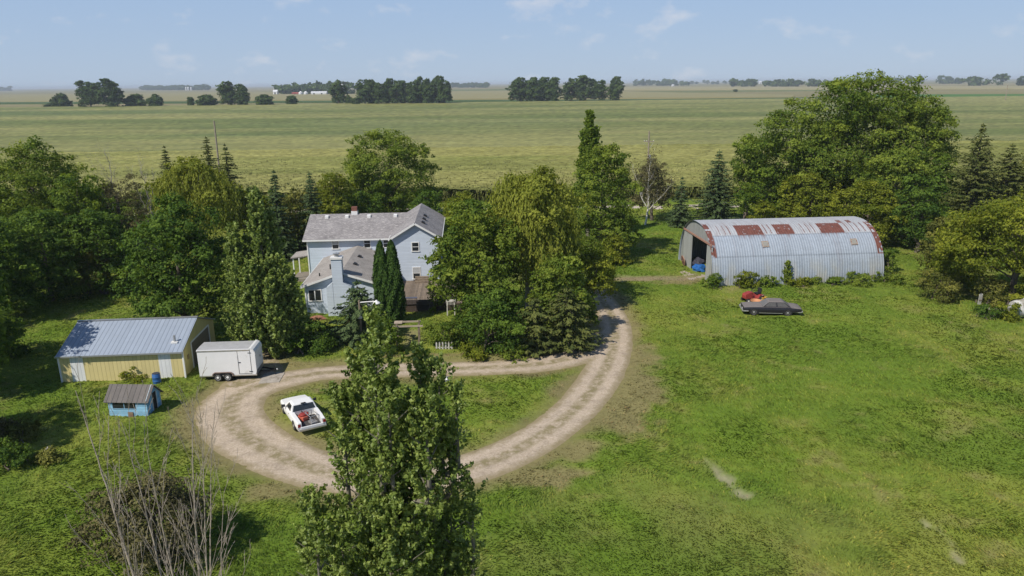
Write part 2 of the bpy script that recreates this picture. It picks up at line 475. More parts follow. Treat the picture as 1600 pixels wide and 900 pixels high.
tone = ramp(t, n_m, [(.28, .72), (.5, 1.0), (.75, 1.12)])
stones = mixc(t, 1.0, stones, tone, 'MULTIPLY')
# two wheel tracks with a weedier crown between them
mt = N(t, 'ShaderNodeMath', operation='ABSOLUTE'); t.links.new(ac, mt.inputs[0])
crown = ramp(t, mt.outputs[0], [(0.0, 1.0), (.18, .85), (.36, 0.0), (.70, 0.0), (1.0, .25)])
wz = N(t, 'ShaderNodeMath', operation='MULTIPLY'); t.links.new(crown, wz.inputs[0]); t.links.new(ramp(t, noise(t, v, 1.6, 6, .7), [(.36, 0.0), (.56, .9)]), wz.inputs[1])
weedy = mixc(t, noise(t, v, 3, 4), (.24, .185, .105), (.19, .18, .07))
c = mixc(t, wz.outputs[0], stones, weedy)
ea = N(t, 'ShaderNodeMath', operation='ADD'); t.links.new(e, ea.inputs[0])
nsub = N(t, 'ShaderNodeMath', operation='MULTIPLY_ADD'); t.links.new(noise(t, v, 1.5, 7, .7), nsub.inputs[0]); nsub.inputs[1].default_value = 1.8; nsub.inputs[2].default_value = -.9
t.links.new(nsub.outputs[0], ea.inputs[1])
c = mixc(t, ramp(t, ea.outputs[0], [(.05, 0.0), (.62, 1.0)]), mixc(t, n_f, (.235, .195, .105), (.32, .26, .165)), c)
t.links.new(c, b.inputs['Base Color']); b.inputs['Roughness'].default_value = .95; b.inputs['Specular IOR Level'].default_value = .15
bump(t, b, n_f, .7, .05)
me.materials.append(m)
tag(link(bpy.data.objects.new('driveway', me)), 'pale gravel loop driveway round a grass island', 'driveway', kind='structure')
# concrete pad by the trailer tongue and slab in front of the arched shed
concrete = plain('weathered_concrete', (.40, .36, .31), .9, var=.3, vscale=2.5, dirt=(.22, .19, .15), dirt_amt=.3)
p0, p1, p2, p3 = G(404, 600), G(436, 598), G(445, 583), G(415, 581)
o = MB().prism([p0, p1, p2, p3], -.05, .06, 'XY').build('concrete_pad', concrete); tag(o, 'small concrete pad under the trailer tongue', 'concrete pad', kind='structure')

# ---------------------------------------------------------------- long grass standing on the turf (nobody could count it)
rng = np.random.default_rng(7)
def grass_blades(n, ymax=128):
    y = 23 + (rng.random(n) ** 1.55) * (ymax - 23)
    hw = y * .98 + 16
    x = rng.random(n) * 2 - 1; x = np.sign(x) * np.where(rng.random(n) < .25, np.abs(x), np.abs(x) * .80) * hw
    ok = (x > GX0 + 2) & (x < GX1 - 2); x, y = x[ok], y[ok]
    col, bare, d = ground_col(x, y)
    keep = (d + .9 * (fbm(x * .5, y * .5, 41, 3) - .5) > .0 - .5 * rng.random(len(x))) & (rng.random(len(x)) > bare * .85)
    for blk in BLOCKED:
        cx, cy, rz, w, dp_ = blk; dx, dy = x - cx, y - cy; c, s = math.cos(rz), math.sin(rz)
        lx, ly = dx * c + dy * s, -dx * s + dy * c; keep &= ~((lx > 0) & (lx < w) & (ly > 0) & (ly < dp_))
    x, y, col, bare, d = x[keep], y[keep], col[keep], bare[keep], d[keep]
    z = turf_height(x, y, bare, d)
    nt = int(len(x) * .13); kc = rng.integers(0, max(1, nt // 14), nt); tuft = np.zeros(len(x), bool); tuft[:nt] = True
    x[:nt] = x[kc] + rng.normal(0, .13, nt); y[:nt] = y[kc] + rng.normal(0, .13, nt); z[:nt] = z[kc]; col[:nt] = col[kc] * (.80 + .5 * _hash(kc, kc * 0, 3))[:, None]; bare[:nt] = bare[kc]; d[:nt] = d[kc]
    n = len(x)
    tall = .60 + .75 * fbm(x * .25, y * .25, 61, 3)
    L = (.13 + .14 * rng.random(n)) * tall * (1 - .5 * bare) * (.75 + .0035 * y) * sstep(-.4, 1.6, d + .5)
    L = np.where(tuft, L * 1.35, L); L = np.clip(L, .06, .8)
    wv = fbm(x * .10, y * .10, 71, 3) * 14.0
    ang = wv + rng.normal(0, .55, n); lean = .55 + .75 * fbm(x * .4, y * .4, 81, 2)
    dx, dy = np.cos(ang) * lean, np.sin(ang) * lean
    nrm = np.sqrt(dx * dx + dy * dy + 1); dx, dy, dz = dx / nrm, dy / nrm, 1 / nrm
    w = (.020 + .018 * rng.random(n)) * (.8 + y * .012)
    pa = rng.random(n) * 6.283; wx, wy = np.cos(pa) * w, np.sin(pa) * w
    base = np.column_stack([x, y, z - .03])
    v0 = base + np.column_stack([-wx, -wy, 0 * w]); v1 = base + np.column_stack([wx, wy, 0 * w])
    mid = base + np.column_stack([dx, dy, dz]) * L[:, None] * .6; tip = base + np.column_stack([dx * 1.25, dy * 1.25, dz * .8]) * L[:, None]
    V = np.stack([v0, v1, mid + np.column_stack([wx, wy, 0 * w]) * .8, tip, mid - np.column_stack([wx, wy, 0 * w]) * .8], 1).reshape(-1, 3)
    f = np.arange(n)[:, None] * 5 + np.arange(5)[None]
    jit = (.80 + .45 * rng.random(n))[:, None] * np.array([[1.0, 1.0, 1.0]]); yl = (rng.random(n) < .10)[:, None]
    cc = col * jit; cc = np.where(yl, cc * np.array([[1.7, 1.35, 1.5]]), cc)
    return V, f, np.repeat(np.clip(cc * 1.12, 0, .8), 5, 0)
BLOCKED = []      # footprints of what is built: x, y, rotation, width, depth
GRASS_N = 780000
# ================================================================ TREES
LM = {
 'green':  leaf_mat('leaf_green', (.064, .122, .015), (.235, .315, .040), .40, .6, .12),
 'mid':    leaf_mat('leaf_mid_green', (.078, .136, .018), (.285, .348, .050), .40, .6, .12),
 'dark':   leaf_mat('leaf_dark_green', (.046, .098, .015), (.168, .252, .033), .32, .6, .12),
 'yellow': leaf_mat('leaf_yellow_green', (.100, .140, .013), (.330, .355, .042), .40, .6, .12),
 'olive':  leaf_mat('leaf_olive', (.090, .108, .022), (.260, .255, .055), .3, .6, .12),
 'poplar': leaf_mat('leaf_poplar', (.072, .126, .016), (.335, .415, .100), .32, .45, .35),
 'willow': leaf_mat('leaf_willow', (.135, .168, .018), (.390, .420, .070), .40, .6, .12),
 'spruce': leaf_mat('needle_spruce', (.034, .064, .024), (.118, .162, .062), .05, .7, .12),
 'cedar':  leaf_mat('needle_cedar', (.044, .066, .016), (.165, .178, .048), .08, .7, .12),
 'arbor':  leaf_mat('needle_arborvitae', (.024, .060, .012), (.090, .160, .026), .08, .65, .15),
 'brown':  leaf_mat('leaf_brownish', (.070, .068, .028), (.205, .185, .075), .2, .6, .12),
 'far':    leaf_mat('leaf_far', (.036, .072, .018), (.120, .175, .048), .2, .6, .12),
}
BARK = plain('bark', (.14, .115, .09), .95, var=.45, vscale=5)
BARK_PALE = plain('bark_pale', (.34, .31, .27), .9, var=.35, vscale=6, dirt=(.12, .10, .08), dirt_amt=.2)
BARK_GREY = plain('bark_grey_green', (.19, .175, .135), .9, var=.35, vscale=6)
BARK_WHITE = plain('bark_white', (.62, .58, .52), .85, var=.2, vscale=5, dirt=(.10, .09, .08), dirt_amt=.25)
BARK_DEAD = plain('bark_dead', (.40, .345, .28), .95, var=.4, vscale=5, dirt=(.14, .11, .09), dirt_amt=.3)

def unit(a): return a / np.maximum(np.linalg.norm(a, axis=1, keepdims=True), 1e-9)
def leaf_quads(c, nrm, size, rng, aspect=.62, axis=None):
    """rhombic leaf faces at points c facing nrm"""
    n = len(c); r = rng.normal(size=(n, 3)) if axis is None else axis + rng.normal(size=(n, 3)) * .25
    t = unit(r - nrm * np.sum(r * nrm, 1, keepdims=True)); b = np.cross(nrm, t)
    s = size[:, None]; bend = nrm * s * .18
    V = np.stack([c - t * s, c + b * s * aspect - bend, c + t * s, c - b * s * aspect - bend], 1)
    return V.reshape(-1, 3)
def leaf_obj(name, V, tint, mat, parent):
    n = len(V) // 4
    me = np_mesh(name, V, np.arange(n * 4).reshape(-1, 4), mat, False, {'tint': np.repeat(tint, 4)})
    o = link(bpy.data.objects.new(name, me)); o.parent = parent; return o

def clumps(lobes, n, rng, top=.35):
    """points on the skin of a union of ellipsoids (cx,cy,cz,rx,ry,rz), with outward normals"""
    L = np.array(lobes); w = (L[:, 3] * L[:, 5]) ** 1.0; w = w / w.sum()
    k = rng.choice(len(L), n * 3, p=w); d = unit(rng.normal(size=(n * 3, 3)) + np.array((0, 0, top)))
    rad = rng.uniform(.74, 1.06, n * 3)[:, None]
    p = L[k, :3] + d * L[k, 3:] * rad
    q = (p[:, None] - L[None, :, :3]) / L[None, :, 3:]; ins = (np.linalg.norm(q, axis=2) < .70).sum(1)
    ok = (ins == 0) & (p[:, 2] > .12)
    p, d = p[ok][:n], unit(d / L[k, 3:])[ok][:n]
    return p, d
def make_lobes(rng, R, zb, zt, n=10, ry=None, squash=.85, top_narrow=.3):
    """an uneven heap of rounded masses filling a crown"""
    out = []; ry = ry or R
    h = zt - zb
    out.append((0, 0, zb + h * .50, R * .62, ry * .62, h * .40))
    for i in range(n):
        f = (i + .5) / n; a = i * 2.399 + rng.uniform(-.5, .5)
        z = zb + h * (.14 + .72 * f)
        prof = math.sqrt(max(.05, 1 - ((f - .38) / (.80 if f > .38 else .75)) ** 2)) * (1 - top_narrow * max(0, f - .6))
        rr = rng.uniform(.30, .46) * R
        k = max(0, prof - rr / R * .9) * rng.uniform(.75, 1.08)
        out.append((math.cos(a) * R * k, math.sin(a) * ry * k, z, rr, rr, rr * squash * min(1.2, h / R / 1.2)))
    tz = zt - .16 * h
    out.append((rng.uniform(-.15, .15) * R, 0, tz, R * .34, R * .34, zt - tz))
    return out
def crown_from(lobes, rng, n_cl, per, leaf, cl_r, up=.35, flat=.65, var=.20, bough=None, core=.42):
    """leaf faces on boughs: flattened heaps standing out of the lobes, thick on top, thin beneath"""
    L = np.array(lobes); br = bough or cl_r * 1.9
    nb = max(6, int(n_cl * (1 - core) / 6.5))
    bp, bd = clumps(lobes, nb, rng, .30); nb = len(bp)
    bs = br * rng.uniform(.6, 1.35, nb); btone = np.clip(.48 + rng.normal(0, .22, nb), 0, 1)
    m = 9; k0 = np.repeat(np.arange(nb), m); q = unit(rng.normal(size=(nb * m, 3)) + np.array((0, 0, .75)) + bd[k0] * .6)
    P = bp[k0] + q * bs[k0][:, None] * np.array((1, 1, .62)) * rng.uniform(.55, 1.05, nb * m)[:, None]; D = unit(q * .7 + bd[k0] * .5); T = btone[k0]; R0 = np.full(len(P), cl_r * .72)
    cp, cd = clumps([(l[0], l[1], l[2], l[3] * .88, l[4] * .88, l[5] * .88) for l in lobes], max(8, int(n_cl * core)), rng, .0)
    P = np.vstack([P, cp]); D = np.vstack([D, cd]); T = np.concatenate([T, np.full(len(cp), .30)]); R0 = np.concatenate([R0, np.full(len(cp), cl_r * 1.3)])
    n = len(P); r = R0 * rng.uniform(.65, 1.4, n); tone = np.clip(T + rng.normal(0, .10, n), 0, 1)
    off = unit(rng.normal(size=(n * per, 3))) * (rng.random(n * per) ** .45)[:, None]
    k = np.repeat(np.arange(n), per)
    c = P[k] + off * r[k][:, None] * np.array((1, 1, flat))
    nr = unit(off * .6 + D[k] * .55 + np.array((0, 0, up)) + rng.normal(size=(n * per, 3)) * .5)
    s = leaf * rng.uniform(.55, 1.35, n * per)
    tint = np.clip(tone[k] + rng.normal(0, var, n * per), 0, 1)
    ok = c[:, 2] > .05
    return leaf_quads(c[ok], nr[ok], s[ok], rng), tint[ok]
def limb(mb, a, b, r0, r1, rng, sag=.12, n=5, sides=6):
    a, b = np.array(a, float), np.array(b, float); L = np.linalg.norm(b - a)
    pts = []; rs = []
    w1 = rng.normal(size=3) * L * sag * .5
    for i in range(n + 1):
        f = i / n; pts.append(a * (1 - f) + b * f + w1 * math.sin(f * math.pi) + np.array((0, 0, L * sag * f * (1 - f) * 1.5))); rs.append(r0 * (1 - f) + r1 * f)
    mb.tube(pts, rs, sides, cap=True); return pts
def trunk_obj(parent, lobes, rng, r, zb, mat=None, stems=1):
    mb = MB(); zt = max(l[2] for l in lobes)
    for s in range(stems):
        bx, by = (0, 0) if stems == 1 else rng.uniform(-.9, .9, 2)
        tx, ty = rng.uniform(-.3, .3, 2)
        pts = [(bx, by, -.15), (bx * 1.05 + .05, by, .25), (bx + tx * .3, by + ty * .3, zb * .6 + .3), (bx * .6 + tx, by * .6 + ty, zb + (zt - zb) * .35), (tx * 1.5, ty * 1.5, zt * .93)]
        mb.tube(pts, [r * 1.5, r * 1.05, r * .88, r * .6, r * .12], 9)
        for i, l in enumerate(lobes[1:]):
            if i % stems != s: continue
            z0 = max(zb * .55, min(l[2] - .35 * math.hypot(l[0], l[1]), l[2] - .3)) * rng.uniform(.75, 1)
            f = z0 / max(zt, .1); limb(mb, (bx * (1 - f) + tx * f, by * (1 - f) + ty * f, z0), l[:3], r * .34 * (1 - .5 * f), r * .06, rng)
    return mb.build('trunk', mat or BARK, parent, smooth=True)

SEED = [100]
def nrng():
    SEED[0] += 1; return np.random.default_rng(SEED[0])
def place(px, base, top, width):
    x, y = G(px, base); z = at(px, top, y)[2]
    w = (at(px + width / 2, top, y)[0] - at(px - width / 2, top, y)[0])
    return x, y, z, w / 2
def broadleaf(label, px, base, top, width, mat='green', zb=.12, n=10, n_cl=None, leaf=.17, name='broadleaf_tree', cat='tree', group=None, bark=None, stems=1, xyz=None, lobes=None, squash=.85, ry=None, tn=.3, core=.42, up=.35, cl=1.0, dens=1.0, bough=None):
    x, y, h, R = xyz or place(px, base, top, width); rng_ = nrng()
    root = thing(name, label, cat, (x, y, 0), 0, group)
    zb_ = h * zb
    lb = lobes or make_lobes(rng_, R * .93, zb_, h * .97, n + 4, (ry or .9) * R, squash, tn)
    area = sum(l[3] * l[5] for l in lb)
    cr = cl * (.30 + .075 * R); leaf = leaf * .82
    n_cl = n_cl or int(np.clip(area * 6.0 / cr ** 1.6 * dens, 30, 1100))
    per = int(np.clip(22 * (cr / .6) ** 1.1 * (.15 / leaf) ** 1.4, 10, 60))
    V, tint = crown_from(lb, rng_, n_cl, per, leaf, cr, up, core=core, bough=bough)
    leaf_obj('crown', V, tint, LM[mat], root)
    trunk_obj(root, lb, rng_, max(.05, .024 * h + .010 * R), zb_, bark, stems)
    return root
def shrub(label, px, base, top, width, mat='green', **kw):
    kw.setdefault('leaf', .12); kw.setdefault('zb', .0); kw.setdefault('n', 6)
    return broadleaf(label, px, base, top, width, mat, name=kw.pop('name', 'shrub'), cat='shrub', stems=3, **kw)
def conifer(label, px, base, top, width, mat='spruce', name='spruce_tree', xyz=None, zb=.05, droop=.30, dens=1.0, group=None, gap=0.0, jag=.22):
    x, y, h, R = xyz or place(px, base, top, width); rng_ = nrng()
    root = thing(name, label, 'tree', (x, y, 0), 0, group)
    cs = []; ns = []; ss = []; ax = []; tt = []
    nlev = int(h / .36); R = R * 1.28
    for i in range(nlev):
        f = (i + rng_.uniform(0, .6)) / nlev; z = h * (zb + (1 - zb) * f)
        Lb = R * (1 - f) ** .74 * rng_.uniform(1 - jag, 1 + jag * .6) + .10
        nb = max(6, int(15 * (1 - f * .6)))
        for k in range(nb):
            if rng_.random() < gap: continue
            a = k * 6.283 / nb + i * 1.3 + rng_.uniform(-.25, .25); L = Lb * rng_.uniform(.65, 1.08)
            ca, sa = math.cos(a), math.sin(a); npt = max(4, int(L / .15 * dens)); tone = rng_.normal(.45, .18)
            for q in range(npt):
                u = (q + rng_.random()) / npt; 
                if u < .15: continue
                rr = L * u; zz = z - droop * L * u + .16 * L * u * u + rng_.normal(0, .04)
                for sgn in (-1, 1, 0):
                    wv = sgn * (.22 + .14 * rng_.random()) * (1.15 - u) * min(1.2, L * .55 + .3)
                    cs.append((ca * rr - sa * wv, sa * rr + ca * wv, zz - abs(wv) * .25 + rng_.normal(0, .03)))
                    ns.append((ca * .35 + rng_.normal(0, .35), sa * .35 + rng_.normal(0, .35), .8))
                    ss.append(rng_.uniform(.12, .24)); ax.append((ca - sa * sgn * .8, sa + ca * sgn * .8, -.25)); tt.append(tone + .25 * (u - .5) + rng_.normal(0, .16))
    cs.append((0, 0, h - .1)); ns.append((1, 0, .1)); ss.append(.3); ax.append((0, 0, 1)); tt.append(.5)
    cs = np.array(cs); sc = np.array(ss)
    V = leaf_quads(cs, unit(np.array(ns)), sc, rng_, .42, np.array(ax))
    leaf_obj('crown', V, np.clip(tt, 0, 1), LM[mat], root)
    mb = MB(); mb.tube([(0, 0, -.1), (0, 0, h * .3), (0, 0, h * .97)], [.03 * h + .04, .022 * h + .03, .01], 8)
    for i in range(14):
        z = h * (.08 + .8 * i / 14); a = i * 2.4; L = R * (1 - z / h) * .8
        mb.tube([(0, 0, z), (math.cos(a) * L, math.sin(a) * L, z - droop * L * .8)], [.03, .008], 5)
    mb.build('trunk', BARK, root, smooth=True)
    return root
def columnar(label, xyz, mat='arbor', name='arborvitae'):
    x, y, h, R = xyz; rng_ = nrng()
    root = thing(name, label, 'tree', (x, y, 0))
    n = int(9000 * (h / 6)); f = rng_.random(n) ** .9; a = rng_.random(n) * 6.283
    prof = R * np.minimum(1, (f * 7 + .35)) * (1 - f ** 2.6) ** .62 * (1 + .16 * np.sin(a * 3 + f * 5) + .10 * np.sin(a * 7 - f * 19)) 
    prof = prof * rng_.uniform(.72, 1.04, n)
    c = np.column_stack([np.cos(a) * prof, np.sin(a) * prof, f * h + rng_.normal(0, .05, n)])
    nr = unit(np.column_stack([np.cos(a), np.sin(a), .15 + 0 * a]) + rng_.normal(size=(n, 3)) * .5)
    V = leaf_quads(c, nr, rng_.uniform(.09, .20, n), rng_, .45, np.column_stack([np.cos(a) * .5, np.sin(a) * .5, 1.0 + 0 * a]))
    leaf_obj('crown', V, np.clip(.42 + .3 * (vn(a * 3, f * 26, 5) - .5) + rng_.normal(0, .18, n), 0, 1), LM[mat], root)
    MB().tube([(0, 0, -.1), (0, 0, h * .9)], [.12, .02], 8).build('trunk', BARK, root, smooth=True)
    return root
def willow(label, px, base, top, width, mat='willow', n_st=420, xyz=None, drop=.42, extra=None, ry=.75, top_dens=1.0):
    x, y, h, R = xyz or place(px, base, top, width); rng_ = nrng()
    root = thing('willow_tree', label, 'tree', (x, y, 0))
    lb = make_lobes(rng_, R * .80, h * .42, h * .97, 11, R * ry, .9, .35)
    n_st = int(n_st * 2.2); p, d = clumps(lb, n_st, rng_, .5)
    cs = []; ax = []; tt = []; ss = []; nn = []
    for i in range(len(p)):
        L = h * drop * rng_.uniform(.25, .85); tone = rng_.normal(.5, .2); m_ = max(5, int(L / .16)); out = d[i] * np.array((1, 1, 0))
        sw = rng_.normal(size=2) * .10
        for q in range(m_):
            u = q / m_; s_ = u * L
            w = p[i] + out * (.8 * (1 - math.exp(-2.2 * u))) + np.array((sw[0] * s_, sw[1] * s_, .25 * min(1, u * 4) - s_))
            if w[2] < .5: break
            cs.append(w + rng_.normal(size=3) * .10); ax.append((out[0] * .4 * (1 - u) + rng_.normal(0, .3), out[1] * .4 * (1 - u) + rng_.normal(0, .3), -1.0)); nn.append((out[0] + rng_.normal(0, .6), out[1] + rng_.normal(0, .6), .35)); ss.append(rng_.uniform(.14, .26)); tt.append(tone + rng_.normal(0, .15))
    V1 = leaf_quads(np.array(cs), unit(np.array(nn)), np.array(ss), rng_, .34, np.array(ax))
    V2, t2 = crown_from(lb, rng_, int(170 * top_dens), 34, .16, .34 + .085 * R, .3)
    leaf_obj('crown', np.vstack([V1, V2]), np.clip(np.concatenate([tt, t2 * .9]), 0, 1), LM[mat], root)
    trunk_obj(root, lb, rng_, .04 * h, h * .25, BARK_PALE)
    return root
def bare_tree(label, xyz, stems, mat, parent_name='dead_tree', twig=True, seed=None, spread=.9, leaves=None, skip=.26, depth_max=3, wav=1.0):
    """stems: list of (base offset, tip offset, radius)"""
    x, y = xyz[:2]; rng_ = np.random.default_rng(seed or 5)
    root = thing(parent_name, label, 'tree', (x, y, 0))
    big = MB(); small = MB(); tips = []
    def grow(a, b, r, depth):
        a, b = np.array(a, float), np.array(b, float); L = np.linalg.norm(b - a); n = max(4, int(L / .45))
        pts = [a]; w = rng_.normal(size=3) * .05 * L * wav; w2 = rng_.normal(size=3) * .025 * L * wav
        for i in range(1, n + 1):
            f = i / n; pts.append(a * (1 - f) + b * f + w * math.sin(f * math.pi) + w2 * math.sin(f * 2 * math.pi) + rng_.normal(size=3) * .010 * L * wav * wav * (i < n))
        rs = [max(.006, r * (1 - .90 * (i / n) ** .85)) for i in range(n + 1)]
        (big if depth == 0 else small).tube(pts, rs, 7 if depth == 0 else 5)
        tips.append(pts[-1])
        if depth >= depth_max or L < .5: return
        dirn = (b - a) / L
        for i in range(1, n + 1):
            f = i / n
            if f < .22 and depth == 0 and L > 4: continue
            for _ in range(rng_.integers(1, 3) if depth < 2 else 1):
                if rng_.random() < skip: continue
                side = rng_.normal(size=3); side -= dirn * side.dot(dirn); side /= max(np.linalg.norm(side), 1e-6)
                l2 = L * rng_.uniform(.14, .34) * (1.15 - .6 * f) * (1.0 if depth == 0 else 1.15)
                dv_ = dirn * rng_.uniform(.65, 1.1) + side * rng_.uniform(.35, spread) + np.array((0, 0, .25)); dv_ /= np.linalg.norm(dv_)
                grow(pts[i], pts[i] + dv_ * l2, max(.007, rs[i] * rng_.uniform(.40, .62)), depth + 1)
    for s in stems: grow(s[0], s[1], s[2], 0)
    big.add(small.v, small.f); big.build('trunk', mat, root, smooth=True)
    if leaves:
        tp = np.array(tips); k = rng_.choice(len(tp), leaves[1]); c = tp[k] + rng_.normal(size=(leaves[1], 3)) * leaves[2]
        V = leaf_quads(c, unit(rng_.normal(size=(leaves[1], 3)) + np.array((0, 0, .4))), rng_.uniform(.07, .15, leaves[1]), rng_)
        leaf_obj('crown', V, np.clip(rng_.normal(.5, .25, leaves[1]), 0, 1), LM[leaves[0]], root)
    return root
def poplar(label, xyz, spires, mat, leaf=.11, per=26, cl=.42, dens=1.0, name='poplar_tree', limbs=True):
    """spires: (x, y, z0, z1, radius): upright tapering masses round a leader"""
    x, y = xyz[:2]; rng_ = nrng()
    root = thing(name, label, 'tree', (x, y, 0))
    CS = []; NS = []; TT = []
    for sx, sy, z0, z1, r in spires:
        n = int((z1 - z0) * r * 15 * dens / cl ** 1.1); h_ = z1 - z0
        f = rng_.random(n) ** .9; f[:6] = np.linspace(.86, .97, 6); a = rng_.random(n) * 6.283
        env = r * np.minimum(1, f * 2.6 + .42) * np.clip(1 - f ** 2.3, 0, 1) ** .6 * (1 + .30 * np.sin(a * 2 + f * 5 + sx * 3 + sy) + .18 * np.sin(f * 17 + a * 3))
        Ls = cl * rng_.uniform(1.5, 3.0, n) * (.55 + .45 * np.minimum(1, env / max(r, .1) + .3))
        rad = np.column_stack([np.cos(a), np.sin(a)]); st = np.maximum(0, env - Ls * .5) * rng_.uniform(.35, 1.0, n) ** .6
        tilt = rng_.uniform(.25, .75, n); d = np.column_stack([rad * tilt[:, None], np.sqrt(1 - tilt ** 2)]) ; d = unit(d + rng_.normal(size=(n, 3)) * .12)
        b0 = np.column_stack([sx + rad[:, 0] * st, sy + rad[:, 1] * st, z0 + h_ * f - Ls * .35])
        k = np.repeat(np.arange(n), per); u = rng_.random(n * per) ** .8
        w = cl * .52 * (1.1 - .75 * u)
        off = rng_.normal(size=(n * per, 3)); off = unit(off) * (rng_.random(n * per) ** .5)[:, None] * w[:, None]
        CS.append(b0[k] + d[k] * (Ls[k] * u)[:, None] + off); NS.append(unit(unit(off) * .6 + np.column_stack([rad[k] * .45, .15 + 0 * u]) + rng_.normal(size=(n * per, 3)) * .6))
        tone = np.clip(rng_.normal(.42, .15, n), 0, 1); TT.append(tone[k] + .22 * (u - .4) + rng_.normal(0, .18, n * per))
    c = np.vstack(CS); nr = np.vstack(NS); tint = np.concatenate(TT); nn_ = len(c)
    tint = np.where(rng_.random(nn_) < .04, 1.25, tint); ok = c[:, 2] > .1
    V = leaf_quads(c[ok], nr[ok], leaf * rng_.uniform(.55, 1.3, ok.sum()), rng_, .72)
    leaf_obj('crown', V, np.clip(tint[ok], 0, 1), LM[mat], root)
    mb = MB(); zt = max(s[3] for s in spires); r0 = .018 * zt + .04
    mb.tube([(0, 0, -.2), (0, 0, .4), (.05, 0, zt * .4), (0, .05, zt * .96)], [r0 * 1.5, r0, r0 * .75, .012], 9)
    for sx, sy, z0, z1, r in spires:
        if math.hypot(sx, sy) < .15: continue
        limb(mb, (0, 0, max(.5, z0 - .8 * math.hypot(sx, sy))), (sx, sy, z0 + .4), r0 * .34, r0 * .20, rng_, .1)
        mb.tube([(sx, sy, z0 + .4), (sx, sy, z0 + (z1 - z0) * .93)], [r0 * .20, .006], 6)
        for i in range(6):
            a = i * 2.4; z = z0 + (z1 - z0) * (.1 + .12 * i); mb.tube([(sx, sy, z), (sx + math.cos(a) * r * .7, sy + math.sin(a) * r * .7, z + r * .7)], [r0 * .09, .005], 5)
    mb.build('trunk', BARK_GREY, root, smooth=True)
    return root
# ================================================================ BUILDINGS
def stripes(name, col, col2, axis, period, duty=.12, rough=.5, metal=0.0, var=.12, dirt=None, dirt_amt=.2, bstr=.5, spec=.4, dscale=1.2):
    """boards / ribs / laps along one axis of the object: a groove every period"""
    m, t, b = new_mat(name); c = N(t, 'ShaderNodeTexCoord'); sp = N(t, 'ShaderNodeSeparateXYZ'); t.links.new(c.outputs['Object'], sp.inputs[0])
    d = N(t, 'ShaderNodeMath', operation='DIVIDE'); t.links.new(sp.outputs[axis], d.inputs[0]); d.inputs[1].default_value = period
    fr = N(t, 'ShaderNodeMath', operation='FRACT'); t.links.new(d.outputs[0], fr.inputs[0])
    g = ramp(t, fr.outputs[0], [(0, 1.0), (duty, 0.0), (1 - duty * .5, 0.0), (1.0, 1.0)])
    fl = N(t, 'ShaderNodeMath', operation='FLOOR'); t.links.new(d.outputs[0], fl.inputs[0])
    wn = N(t, 'ShaderNodeTexWhiteNoise', noise_dimensions='1D'); t.links.new(fl.outputs[0], wn.inputs['W'])
    n = noise(t, c.outputs['Object'], dscale, 6, .65)
    base = ramp(t, n, [(.25, tuple(x * (1 - var) for x in col)), (.75, tuple(min(1, x * (1 + var)) for x in col))])
    base = mixc(t, 1.0, base, ramp(t, wn.outputs['Value'], [(0, 1 - var), (1, 1 + var * .6)]), 'MULTIPLY')
    if dirt: base = mixc(t, ramp(t, noise(t, c.outputs['Object'], dscale * 1.7, 9, .75), [(.66 - dirt_amt * .3, 0.0), (.76 - dirt_amt * .2, 1.0)]), base, dirt)
    t.links.new(mixc(t, g, base, col2), b.inputs['Base Color'])
    b.inputs['Roughness'].default_value = rough; b.inputs['Metallic'].default_value = metal; b.inputs['Specular IOR Level'].default_value = spec
    inv = N(t, 'ShaderNodeMath', operation='SUBTRACT'); inv.inputs[0].default_value = 1; t.links.new(g, inv.inputs[1]); bump(t, b, inv.outputs[0], bstr, .03)
    return m
SIDING = stripes('blue_lap_siding', (.585, .655, .755), (.45, .52, .61), 'Z', .16, .14, .55, var=.06, bstr=.4, dirt=(.36, .42, .46), dirt_amt=.05)
def shingle_mat(name, a, c2, spots):
    m, t, b = new_mat(name); v = coords(t, (2.2, 2.2, 2.2)); br = N(t, 'ShaderNodeTexBrick'); br.offset = .5
    br.inputs['Scale'].default_value = 1.0; br.inputs['Brick Width'].default_value = .75; br.inputs['Row Height'].default_value = .42; br.inputs['Mortar Size'].default_value = .025
    br.inputs['Color1'].default_value = a + (1,); br.inputs['Color2'].default_value = c2 + (1,); br.inputs['Mortar'].default_value = tuple(x * .55 for x in a) + (1,)
    t.links.new(v, br.inputs['Vector']); vv = coords(t)
    c = mixc(t, 1.0, br.outputs['Color'], ramp(t, noise(t, vv, .5, 5), [(.3, .82), (.7, 1.12)]), 'MULTIPLY')
    c = mixc(t, ramp(t, noise(t, coords(t, (1.6, 5, 5)), 1.6, 3, .6), [(.54, 0.0), (.64, .8)]), c, spots)
    t.links.new(c, b.inputs['Base Color']); b.inputs['Roughness'].default_value = .92; b.inputs['Specular IOR Level'].default_value = .2
    bump(t, b, br.outputs['Fac'], .3, .02); return m
SHINGLE = shingle_mat('grey_shingles', (.25, .235, .24), (.30, .285, .285), (.46, .44, .42))
SHINGLE2 = shingle_mat('tan_grey_shingles', (.31, .285, .265), (.36, .335, .31), (.42, .39, .36))
WHITE = plain('white_trim', (.76, .76, .75), .5, var=.10, vscale=3, dirt=(.50, .48, .44), dirt_amt=.08)
PANE = glass('dark_pane'); DARK = plain('dark_recess', (.02, .02, .02), .8)
BLIND = plain('white_blind', (.45, .46, .47), .6, var=.1)
BRICK = plain('red_brick', (.20, .085, .06), .9, var=.4, vscale=9)
GALV = plain('galvanised_metal', (.45, .46, .47), .45, .6, var=.2)
BLACKP = plain('black_painted_metal', (.02, .02, .022), .5, .0, var=.3)

